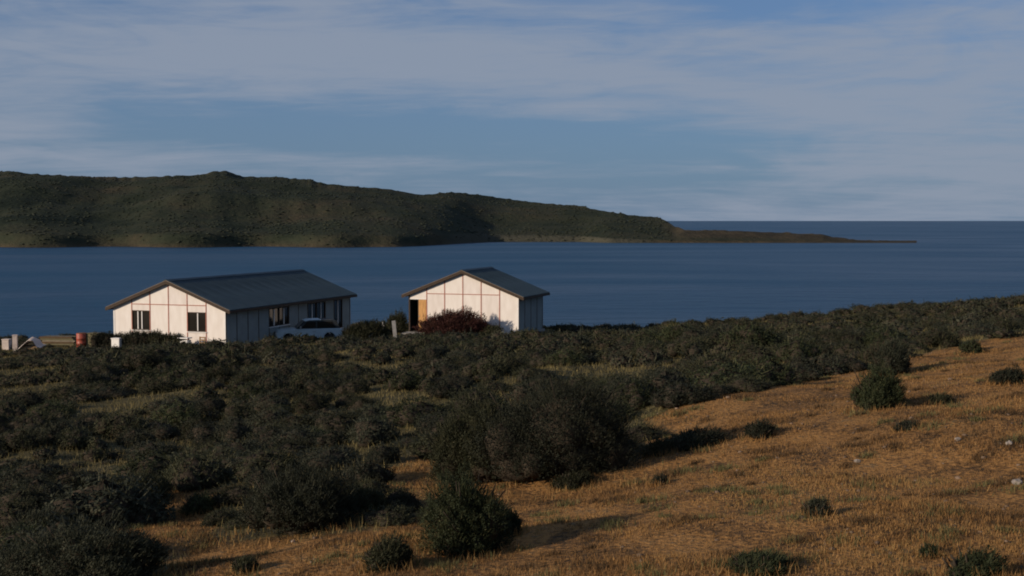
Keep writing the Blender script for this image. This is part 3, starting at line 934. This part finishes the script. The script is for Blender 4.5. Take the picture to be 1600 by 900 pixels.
house1, bw1 = make_house('long_house', O1, Z1, W1, L1, 6, 13, 2.30, 2.46, 0.392, {1: (0.98, 2.10), 4: (0.98, 2.08)},
                         {4: (0.9, 2.0), 5: (0.9, 2.0), 8: (0.1, 2.0), 9: (0.9, 2.0), 11: (0.1, 2.0)}, None,
                         'longer white gabled house on the left with two gable windows and dark roof', 'house', M['white'])
house2, bw2 = make_house('small_house', O2, Z2, W2, L2, 6, 4, 2.40, 2.44, 0.392, {}, {}, 0,
                         'smaller white gabled house on the right with an ochre door at its left corner', 'house', M['white'])
# doorway of the small house: dark opening on the left, ochre door leaf swung half open on the right
dw = MB().box(bw2 - .56, bw2 - .02, -.012, .03, .03, 2.05).build('door', M['ochre'], house2, bevel=.004)
MB().box(bw2 - .50, bw2 - .08, -.020, -.0125, .15, .95).build('door_panel', M['ochre'], dw)
MB().box(bw2 - .50, bw2 - .08, -.020, -.0125, 1.10, 1.92).build('door_panel', M['ochre'], dw)
MB().tube((bw2 - .52, -.05, 1.0), (bw2 - .52, -.013, 1.0), .025, .02, 10).build('handle', M['chrome'], dw)
MB().box(.0, bw2 - .02, -.013, .02, 2.056, 2.12).build('lintel', M['white'], house2)
MB().box(.62, .67, -.014, .05, 0, 2.05).build('door_post', M['trim'], house2)
st = MB().box(-.15, .95, -.95, -.14, -.20, -.02).build('doorstep', M['concrete'], house2, bevel=.01)


# ------------------------------------------------------------------ car
def make_car(loc, rz):
    t = thing('car', loc, rz, 'old pale blue car with dark top parked beside the long house', 'car')
    # x forward; 4.3 m long, 1.66 m wide
    def arch(cx, r, z):
        return [(cx + r * math.cos(a), z + r * math.sin(a)) for a in np.linspace(math.pi, 0, 9)]
    rear, front, wr = -1.28, 1.35, .31
    low = [(-2.1, .42)] + arch(rear, .38, .36) + arch(front, .38, .36) + [(2.08, .40), (2.14, .55), (2.10, .80), (2.0, .90), (.75, .99), (-1.95, .98), (-2.12, .90)]
    MB().prism(low, -.82, .82, 'y').build('body', M['car'], t, bevel=.025)
    cab = [(.78, .975), (.22, 1.50), (.0, 1.545), (-1.50, 1.53), (-1.78, 1.46), (-2.0, .975)]
    MB().prism(cab, -.72, .72, 'y').build('cabin', M['car_dark'], t, bevel=.03)
    MB().prism([(.30, 1.49), (.0, 1.56), (-.75, 1.565), (-.75, 1.535), (.0, 1.53), (.26, 1.465)], -.735, .735, 'y').build('roof', M['car'], t)
    mb = MB(); mb.add([(.795, -.64, 1.01), (.795, .64, 1.01), (.285, .60, 1.475), (.285, -.60, 1.475)], [(0, 1, 2, 3)])
    for v in range(4): mb.v[v] = (mb.v[v][0] + .012, mb.v[v][1], mb.v[v][2] + .012)
    mb.build('windscreen', M['glass'], t)
    for s in (-1, 1):
        for pts in ([(.55, 1.03), (.16, 1.43), (-.40, 1.44), (-.40, 1.03)], [(-.50, 1.03), (-.50, 1.44), (-1.45, 1.42), (-1.72, 1.03)]):
            y = sorted((s * .722, s * .732)); MB().prism(pts, y[0], y[1], 'y').build('side_window', M['glass'], t)
        y = sorted((s * .824, s * .832))
        d = MB().prism([(.62, .45), (.62, .95), (-.42, .95), (-.42, .45)], y[0], y[1], 'y').build('door', M['car'], t)
        y = sorted((s * .833, s * .86)); MB().box(-.36, -.20, y[0], y[1], .82, .85).build('handle', M['chrome'], d)
        MB().tube((.55, s * .80, 1.02), (.60, s * .93, 1.10), .015, .015, 6).box(.56, .64, s * .93 - .07, s * .93 + .07, 1.05, 1.19).build('mirror', M['chrome'], t)
        MB().lathe([(.02, 2.10), (.085, 2.105), (.10, 2.14), (.085, 2.165), (.02, 2.17)], 14, 'z').build('headlight', M['lamp'], t, smooth=True, loc=(0, s * .58, .70), rot=(0, R(90), 0)).location = (0, s * .58, .70)
        MB().box(2.06, 2.15, s * .58 - .07, s * .58 + .07, .52, .57).build('indicator', M['amber'], t)
        MB().box(-2.15, -2.09, s * .66 - .08, s * .66 + .08, .62, .82).build('tail_light', M['red'], t)
        for cx in (rear, front):
            w = MB().lathe([(.19, -.09), (.29, -.09), (wr, -.06), (wr, .06), (.29, .09), (.19, .09)], 22, 'y').build('wheel', M['rubber'], t, smooth=True, loc=(cx, s * .74, wr))
            MB().lathe([(.03, .075), (.19, .06), (.20, .085)] if s > 0 else [(.20, -.085), (.19, -.06), (.03, -.075)], 18, 'y').build('rim', M['chrome'], w)
    for k in range(5):
        MB().box(2.10, 2.135, -.42, .42, .60 + k * .05, .625 + k * .05).build('grille_bar', M['chrome'], t)
    MB().box(2.10, 2.24, -.80, .80, .40, .50).build('bumper', M['chrome'], t, bevel=.015)
    MB().box(-2.24, -2.10, -.80, .80, .42, .52).build('bumper', M['chrome'], t, bevel=.015)
    return t


cx_, cy_ = ((480 - 800) / F * 74.5, 74.5)
make_car((cx_, cy_, ground_z(cx_, cy_) + .0), R(198)).scale = (.93, .93, .93)
[HERO.append((cx_ - 1.5 + .5 * i_, cy_ - 2 - j_ * 1.6, .6)) for i_ in range(4) for j_ in range(3)]
HERO.append((cx_ - 1.2, cy_, 1.0)); HERO.append((cx_ + 1.2, cy_ + .3, 1.0))


# ------------------------------------------------------------------ yard things, left of the long house
def yard(px, py):
    p = ground_at(px, py)
    for k in range(1, 6): HERO.append((p.x * (1 - .018 * k), p.y * (1 - .018 * k), .55))   # nothing tall grows right in front
    return p


p = yard(128, 546); HERO.append((p.x, p.y, .5))
t = thing('fuel_drum', p, .4, 'red metal drum standing left of the long house', 'drum')
MB().lathe([(.26, 0), (.29, .01), (.29, .30), (.305, .315), (.29, .33), (.29, .58), (.305, .595), (.29, .61), (.29, .88), (.28, .89)], 22).build('shell', M['red'], t, smooth=True)
MB().lathe([(.272, .892), (.295, .892), (.295, .905), (.272, .905)], 22).build('rim', M['rust'], t)
MB().lathe([(.03, .906), (.03, .93)], 10, c=(.16, 0, 0)).build('bung', M['rust'], t)
p.z += 0.05
t.location = p

p = yard(149, 545); HERO.append((p.x, p.y, .6))
t = thing('crate', p + Vector((0, 0, .02)), -.25, 'ochre slatted wooden crate between the red drum and the long house', 'crate')
for i in range(5):
    for y in (-.36, .34):
        MB().box(-.42, .42, y, y + .02, .03 + i * .17, .18 + i * .17).build('slat', M['planks'], t)
    for x in (-.42, .40):
        MB().box(x, x + .02, -.338, .338, .03 + i * .17, .18 + i * .17).build('slat', M['planks'], t)
for x in (-.395, .335):
    for y in (-.335, .275):
        MB().box(x, x + .06, y, y + .06, 0, .88).build('corner_post', M['wood'], t)
MB().box(-.43, .43, -.37, .37, .885, .91).build('lid', M['planks'], t)

p = yard(97, 541); HERO.append((p.x, p.y, 1.0))
t = thing('timber_stack', p + Vector((0, 0, .0)), -.1, 'low stack of pale planks left of the red drum', 'timber stack')
for x in (-.8, .7):
    MB().box(x, x + .1, -.4, .4, .0, .10).build('bearer', M['wood'], t)
for r_ in range(5):
    for c_ in range(3):
        j = rng.uniform(-.25, .25)
        MB().box(-1.05 + j, 1.05 + j, -.40 + c_ * .27, -.15 + c_ * .27, .104 + r_ * .105, .20 + r_ * .105).build('plank', M[('planks', 'planks_b', 'planks_c')[(r_ * 2 + c_) % 3]], t)

p = yard(50, 550); HERO.append((p.x, p.y, .9))
t = thing('covered_heap', p, .1, 'pale canvas sheet pitched in a ridge over a heap near the left edge', 'tarpaulin')
n = 14; V = []; prof = [(-.95, .02), (-.55, .38), (-.15, .74), (.05, .86), (.30, .74), (.52, .42), (.72, .38)]
rr = np.random.default_rng(3)
for j in range(7):
    for (u, z) in prof:
        V.append((u * (1 - .04 * abs(j - 3)) + rr.normal(0, .02), -.7 + j * .23, max(0.0, z * (1 - .05 * abs(j - 3)) + rr.normal(0, .025))))
V2 = [(x, y, z - .03) for x, y, z in V]
fs = []
for j in range(6):
    for i in range(6):
        a = j * 7 + i; fs += [(a, a + 1, a + 8, a + 7), (a + 49, a + 56, a + 57, a + 50)]
MB().add(V + V2, fs).build('canvas_sheet', M['tarp'], t, smooth=True)
MB().box(-.45, .55, -.55, .5, .0, .36).build('heap', M['wood'], t, bevel=.05)

p = yard(24, 552); HERO.append((p.x, p.y, .3))
t = thing('gate_post', p, .2, 'thick pale post at the left edge beside the canvas sheet', 'post')
MB().box(-.13, .13, -.11, .11, -.2, 1.02).build('shaft', M['tarp'], t, bevel=.015)
MB().box(-.15, .15, -.13, .13, 1.022, 1.07).build('cap', M['tarp'], t, bevel=.01)
p = yard(11, 547)
t = thing('storage_box', p, -.1, 'small pale box at the far left edge, left of the thick pale post', 'box')
MB().box(-.22, .22, -.2, .2, 0, .62).build('case', M['tarp'], t, bevel=.015)
MB().box(-.24, .24, -.22, .22, .622, .68).build('lid', M['tarp'], t, bevel=.01)

# things standing before the long house's gable
x, y = wloc(O1, 1.52, -1.75)
t = thing('white_box', (x, y, ground_z(x, y)), -TH, 'white lidded box on legs under the long house\'s left gable window', 'box')
MB().box(-.27, .27, -.2, .2, .30, .78).build('case', M['white'], t, bevel=.02)
MB().box(-.29, .29, -.22, .22, .782, .84).build('lid', M['white'], t, bevel=.012)
for sx in (-.22, .17):
    for sy in (-.16, .11):
        MB().box(sx, sx + .05, sy, sy + .05, -.1, .298).build('leg', M['wood'], t)
x, y = wloc(O1, 5.55, -1.15)
t = thing('white_cabinet', (x, y, ground_z(x, y)), -TH, 'white cabinet with a shelf top under the long house\'s right gable window', 'cabinet')
MB().box(-.22, .26, -.2, .2, .18, .78).build('case', M['white'], t, bevel=.012)
MB().box(-.36, .30, -.24, .24, .86, .92).build('shelf', M['white'], t, bevel=.008)
for sx in (-.2, .19):
    MB().box(sx, sx + .05, -.15, -.10, -.05, .178).build('leg', M['wood'], t)
    MB().box(sx, sx + .05, .10, .15, -.05, .178).build('leg', M['wood'], t)
    MB().box(sx, sx + .05, -.02, .03, .782, .858).build('bracket', M['wood'], t)
x, y = wloc(O1, 6.75, -1.0)
t = thing('wooden_chair', (x, y, ground_z(x, y)), -TH + 1.35, 'brown wooden chair at the right corner of the long house\'s gable', 'chair')
MB().box(-.24, .24, -.23, .23, .42, .46).build('seat', M['wood'], t, bevel=.008)
for sy in (-.22, .17):
    MB().box(.19, .24, sy, sy + .05, -.05, .418).build('leg', M['wood'], t)
    MB().box(-.25, -.20, sy, sy + .05, -.05, .418).build('leg', M['wood'], t)
    MB().box(-.25, -.20, sy, sy + .05, .462, 1.0).build('back_post', M['wood'], t)
for z in (.62, .78, .92):
    MB().box(-.24, -.21, -.168, .168, z, z + .07).build('back_slat', M['wood'], t)

# pale boards left of the small house
for px, dep, hh, ww, tilt, lab in ((618, 531, 1.12, .22, -.10, 'taller pale leaning board left of the smaller house'),
                                   (578, 534, .52, .22, .14, 'shorter pale leaning board farther left of the smaller house'),):
    p = yard(px, dep); HERO.append((p.x, p.y, .35))
    t = thing('board', p, .1, lab, 'board')
    t.rotation_euler = (R(-6), tilt, .1)
    MB().box(-ww / 2, ww / 2, -.02, .02, -.1, hh).build('face', M['concrete'], t, bevel=.006)
    MB().box(-ww / 2 + .03, ww / 2 - .03, .022, .05, hh * .7, hh * .7 + .06).build('brace', M['wood'], t)
p = yard(598, 526)
t = thing('stake', p, 0, 'thin grey stake between the two pale boards', 'stake')
MB().tube((0, 0, -.2), (.01, 0, .92), .035, .03, 8).build('shaft', M['concrete'], t)
MB().box(-.10, .10, -.05, -.036, .66, .72).build('cross_piece', M['concrete'], t)


# ------------------------------------------------------------------ stones on the slope
def stone(px, py, wpx, label, seed):
    p = ground_at(px, py); s = wpx * p.y / F / 2
    r = np.random.default_rng(seed)
    bm = bmesh.new(); bmesh.ops.create_icosphere(bm, subdivisions=2, radius=1)
    for v in bm.verts:
        k = 1 + 0.22 * math.sin(v.co.x * 3 + seed) * math.sin(v.co.y * 4 + seed * 2) + r.normal(0, .06)
        v.co = Vector((v.co.x * s * k, v.co.y * s * .8 * k, v.co.z * s * .6 * k))
    me = bpy.data.meshes.new('stone'); bm.to_mesh(me); bm.free(); me.materials.append(M['stone'])
    tag(link('stone', me, None, (p.x, p.y, p.z + s * .25), (0, 0, seed)), label, 'stone')


stone(1577, 694, 14, 'pale stone near the right edge of the dry slope, upper of two', 1)
stone(1590, 756, 18, 'pale flat stone on the right edge of the dry slope, lower of two', 2)
stone(1340, 722, 11, 'small pale stone alone in the middle of the dry slope', 3)
stone(1497, 688, 12, 'small pinkish stone left of the two pale stones on the dry slope', 4)
stone(458, 847, 9, 'tiny white stone at the foot of the wide dark shrub', 5)
stone(660, 552, 13, 'pale stone in the dark scrub below the smaller house', 6)


# ------------------------------------------------------------------ the scrub belt
ZONES = ('left of the long house', 'below the long house', 'below the smaller house', 'beside the dry slope')


def build_scrub():
    pts = []
    r = np.random.default_rng(77)
    hx = np.array([h[0] for h in HERO]); hy = np.array([h[1] for h in HERO]); hr = np.array([h[2] for h in HERO])
    PX, PY, PR = np.empty(9000), np.empty(9000), np.empty(9000); n = 0
    cand = 26000
    yy = 9 + (103 - 9) * r.random(cand) ** 0.62
    xx = (r.random(cand) * 2 - 1) * (0.50 * yy + 3)
    rad = r.uniform(0.22, 0.78, cand) * np.where(r.random(cand) < .12, 1.35, 1.0) * (0.85 + 0.30 * sstep(20, 60, yy))
    zz = land(xx, yy)
    clear = clear_mask(xx, yy, zz)
    # little glades of dry grass inside the scrub
    glade = (np.sin(xx * .55 + 1.3 * np.sin(yy * .21)) * np.sin(yy * .42 + .8 * np.sin(xx * .33)) > 0.74 - .32 * sstep(22, 36, yy))
    for i in range(cand):
        x, y, q = xx[i], yy[i], rad[i]
        if clear[i] or (glade[i] and y > 18) or y > crest(x) + 3: continue
        # never let a crown hang far over the bare slope or stand in a house
        if np.any((hx - x) ** 2 + (hy - y) ** 2 < (hr + q * .45) ** 2): continue
        skip = False
        for (O, w, l) in ((O1, W1, L1), (O2, W2, L2)):
            lx = (x - O[0]) * GX[0] + (y - O[1]) * GX[1]; ly = (x - O[0]) * GD[0] + (y - O[1]) * GD[1]
            if -1.2 - q < lx < w + (2.0 if w == W1 else .6) + q and -2.6 - q < ly < l + 1.0 + q: skip = True
        if skip: continue
        if n and np.any((PX[:n] - x) ** 2 + (PY[:n] - y) ** 2 < (0.60 * (PR[:n] + q)) ** 2): continue
        PX[n], PY[n], PR[n] = x, y, q; n += 1
        if n >= 8990: break
    PX, PY, PR = PX[:n], PY[:n], PR[:n]
    PZ = land(PX, PY)
    H = PR * r.uniform(0.5, 0.95, n)
    H = np.where(PY > 55, np.minimum(H, .62), H)
    H = np.where((PY > 70) & (PX > -4), np.minimum(H, .50), H)
    H = np.where((PY > 52) & (PX < -18), np.minimum(H, .40), H)
    px, py = project(PX, PY, PZ)
    inview = (px > -20) & (px < 1620) & (py < 915) & (py > 300)
    order = np.argsort(np.where(inview, PY / PR, 1e6))
    single = order[:int(min(285, inview.sum()))]
    rest = np.setdiff1d(np.arange(n), single)
    # single shrubs: six patterns in three leaf colours, each copy placed on its own
    protos = []
    for k, lm in enumerate(('olive', 'grey', 'olive', 'green', 'grey', 'olive', 'grey', 'olive')):
        V, tint, cv, cf = shrub_arrays(500 + k, 1.0, 1.0, 1.0, 3600, 0.075, nlobe=11, core_seg=8)
        V = V.reshape(-1, 3); nv = len(V)
        allv = np.concatenate([V, cv]); f = np.concatenate([np.arange(nv).reshape(-1, 4), cf + nv])
        mi = np.concatenate([np.zeros(nv // 4, int), np.ones(len(cf), int)])
        tt = np.concatenate([tint, np.zeros(len(cv))])
        protos.append(np_mesh('scrub_shrub', allv, f, [LEAF[lm], M['twig']], tt, mi))
    for i in single:
        pk = int(r.integers(0, 8)); zone = ZONES[int(np.searchsorted((175, 560, 860), px[i]))]; hue = ('olive', 'grey-green', 'olive', 'fresher green', 'grey-green', 'olive', 'grey-green', 'olive')[pk]
        o = link('scrub_shrub', protos[pk], None, (PX[i], PY[i], PZ[i] - .03), (0, 0, r.uniform(0, 6.28)))
        o.scale = (PR[i] * r.uniform(.9, 1.15), PR[i] * r.uniform(.9, 1.15), H[i])
        tag(o, 'low dark %s shrub in the nearer scrub belt, %s' % (hue, zone), 'shrub', '%s scrub shrubs %s' % (hue, zone))
    # the rest reads as one mass
    lo = []
    for k in range(8):
        V, tint, cv, cf = shrub_arrays(900 + k, 1.0, 1.0, 1.0, 240, 0.20, nlobe=6, core_seg=6, core=0.80, spiky=.15)
        lo.append((V.reshape(-1, 3), tint, cv, cf))
    AV, AF, AT, AM, base = [], [], [], [], 0
    for i in rest:
        V, tint, cv, cf = lo[int(r.integers(0, 8))]
        a = r.uniform(0, 6.28); c, s = math.cos(a), math.sin(a)
        S = np.array((PR[i] * r.uniform(.9, 1.2), PR[i] * r.uniform(.9, 1.2), H[i]))
        T = np.array((PX[i], PY[i], PZ[i] - .03)); Rm = np.array(((c, s, 0), (-s, c, 0), (0, 0, 1)))
        v = np.concatenate([V, cv]) * S @ Rm + T
        nv = len(V)
        AV.append(v); AF.append(np.concatenate([np.arange(nv).reshape(-1, 4), cf + nv]) + base)
        AT.append(np.concatenate([np.clip(tint + r.normal(0, .16), 0, 1), np.zeros(len(cv))]))
        AM.append(np.concatenate([np.where(r.random() < .5, 0, 2) * np.ones(nv // 4, int), np.ones(len(cf), int)])); base += len(v)
    me = np_mesh('distant_scrub', np.concatenate(AV), np.concatenate(AF), [LEAF['olive'], M['twig'], LEAF['grey']], np.concatenate(AT), np.concatenate(AM))
    tag(link('distant_scrub', me), 'dense dark scrub running back to the houses and the shore', 'scrub', kind='stuff')
    print('scrub', n, 'single', len(single), 'faces', len(me.polygons))


build_scrub()


# ------------------------------------------------------------------ dry grass, pebbles
def build_grass():
    r = np.random.default_rng(21)
    def blades(x, y, hgt, wid, tint):
        n = len(x); z = land(x, y)
        a = r.uniform(0, 6.28, n); lean = r.uniform(.1, .7, n); la = r.uniform(0, 6.28, n)
        b0 = np.stack([x - np.cos(a) * wid, y - np.sin(a) * wid, z - .01], -1)
        b1 = np.stack([x + np.cos(a) * wid, y + np.sin(a) * wid, z - .01], -1)
        tp = np.stack([x + np.cos(la) * lean * hgt, y + np.sin(la) * lean * hgt, z + hgt], -1)
        return np.stack([b0, b1, tp], 1).reshape(-1, 3), np.repeat(tint, 3)
    # slope: thin uneven turf, worn to earth in places
    def wav(x, y, k, a):
        return np.sin(x * k + 1.7 * np.sin(y * k * .8 + a)) * np.sin(y * k * .9 + 1.5 * np.sin(x * k * .7 + 2 * a))
    n = 900000
    y = 6.5 + 38 * r.random(n) ** 2.0; x = (r.random(n) * 2 - 1) * (.44 * y + 1)
    keep = clear_mask(x, y, land(x, y)); x, y = x[keep], y[keep]
    cover = .74 + .28 * wav(x, y, 1.1, .3) + .30 * wav(x, y, 3.1, 1.1) + .22 * wav(x, y, 7.7, 2.0)
    thin = r.random(len(x)) < np.clip(cover, .22, 1); x, y = x[thin], y[thin]
    cx = np.round(x / .13 + r.normal(0, .2, len(x))) * .13; cy = np.round(y / .13 + r.normal(0, .2, len(x))) * .13
    pull = r.uniform(0, .5, len(x)); x = x + (cx - x) * pull; y = y + (cy - y) * pull
    h = r.uniform(.010, .036, len(x)) * (1 + .8 * np.clip(wav(x, y, 1.6, .9), -.5, 1))
    t = np.clip(r.normal(.50, .15, len(x)) + .16 * wav(x, y, .75, 2.2) + .14 * wav(x, y, 2.3, .5) - .30 * (wav(x, y, 5.3, 1.9) > .62) + .25 * (wav(x, y, 1.9, 3.3) > .72), 0, 1)
    t = np.clip(t - .13 * sstep(1.0, 6.0, x - .12 * (y - 9)) * (.6 + .6 * wav(x, y, 3.7, .2)), 0, 1)
    # tussocks, darker and greener than the turf
    m = 760
    ty = 7 + 30 * r.random(m) ** 1.5; tx = (r.random(m) * 2 - 1) * (.44 * ty + 1)
    k = clear_mask(tx, ty, land(tx, ty)); tx, ty = tx[k], ty[k]; m = len(tx)
    q = 90; sr = np.repeat(r.uniform(.03, .11, m), q)
    ux = np.repeat(tx, q) + r.normal(0, 1, m * q) * sr; uy = np.repeat(ty, q) + r.normal(0, 1, m * q) * sr
    x = np.concatenate([x, ux]); y = np.concatenate([y, uy]); h = np.concatenate([h, r.uniform(.03, .085, m * q) * (.5 + sr / .11 * .6)])
    t = np.concatenate([t, np.clip(np.repeat(np.where(r.random(m) < .55, .97, .10), q) + r.normal(0, .07, m * q), 0, 1)])
    # longer grass round the feet of the shrubs on the slope
    for (ax, ay, ar) in HERO:
        if ay < 30 and ar > .08:
            k = int(500 * ar / (.3 + .03 * ay)); a = r.uniform(0, 6.28, k); q = ar * r.uniform(.75, 1.25, k)
            x = np.concatenate([x, ax + np.cos(a) * q]); y = np.concatenate([y, ay + np.sin(a) * q])
            h = np.concatenate([h, r.uniform(.03, .11, k)]); t = np.concatenate([t, np.clip(r.normal(.6, .22, k), 0, 1)])
    V, T = blades(x, y, h, .0020 + .00024 * y, t)
    gm = grass_mat('dry_grass', [(0, (0.050, 0.038, 0.022)), (.25, (0.16, 0.088, 0.036)), (.5, (0.305, 0.168, 0.060)), (.76, (0.365, 0.22, 0.082)), (.92, (0.12, 0.115, 0.048))])
    tag(link('dry_grass', np_mesh('dry_grass', V, np.arange(len(V)).reshape(-1, 3), [gm], T)), 'short ochre dry grass covering the foreground slope', 'grass', kind='stuff')
    # yellowish grass in the glades of the scrub
    n = 300000
    y = 9 + 92 * r.random(n) ** .8; x = (r.random(n) * 2 - 1) * (.46 * y + 2)
    z = land(x, y); keep = ~clear_mask(x, y, z) & (y < crest(x))
    for (O, w, l) in ((O1, W1, L1), (O2, W2, L2)):
        lx = (x - O[0]) * GX[0] + (y - O[1]) * GX[1]; ly = (x - O[0]) * GD[0] + (y - O[1]) * GD[1]
        keep &= ~((lx > -.3) & (lx < w + .3) & (ly > -.3) & (ly < l + .3))
    x, y = x[keep], y[keep]
    V, T = blades(x, y, r.uniform(.05, .15, len(x)), .003 + .00022 * y, np.clip(r.normal(.5, .25, len(x)), 0, 1))
    gm = grass_mat('glade_grass', [(0, (0.06, 0.052, 0.022)), (.5, (0.17, 0.14, 0.058)), (1, (0.27, 0.215, 0.09))])
    tag(link('glade_grass', np_mesh('glade_grass', V, np.arange(len(V)).reshape(-1, 3), [gm], T)), 'yellowish grass in the gaps of the scrub', 'grass', kind='stuff')
    # pebbles and clods
    n = 5200
    y = 6.5 + 30 * r.random(n) ** 1.6; x = (r.random(n) * 2 - 1) * (.44 * y + 1)
    keep = clear_mask(x, y, land(x, y)) & (r.random(n) < .15 + .85 * sstep(-1, 5, x)); x, y = x[keep], y[keep]; n = len(x)
    bm = bmesh.new(); bmesh.ops.create_icosphere(bm, subdivisions=1, radius=1); bm.verts.ensure_lookup_table()
    bv = np.array([v.co[:] for v in bm.verts]); bf = np.array([[v.index for v in f.verts] for f in bm.faces]); bm.free()
    s = r.gamma(2.0, .0045, n) + .005
    V = bv[None] * r.uniform(.7, 1.3, (n, len(bv), 1)) * np.stack([s, s * .85, s * .65], -1)[:, None] + np.stack([x, y, land(x, y) + s * .2], -1)[:, None]
    tag(link('pebbles', np_mesh('pebbles', V.reshape(-1, 3), (bf[None] + (np.arange(n) * len(bv))[:, None, None]).reshape(-1, 3), [M['pebble']])),
        'small brown pebbles and clods scattered over the dry slope', 'pebbles', kind='stuff')


build_grass()
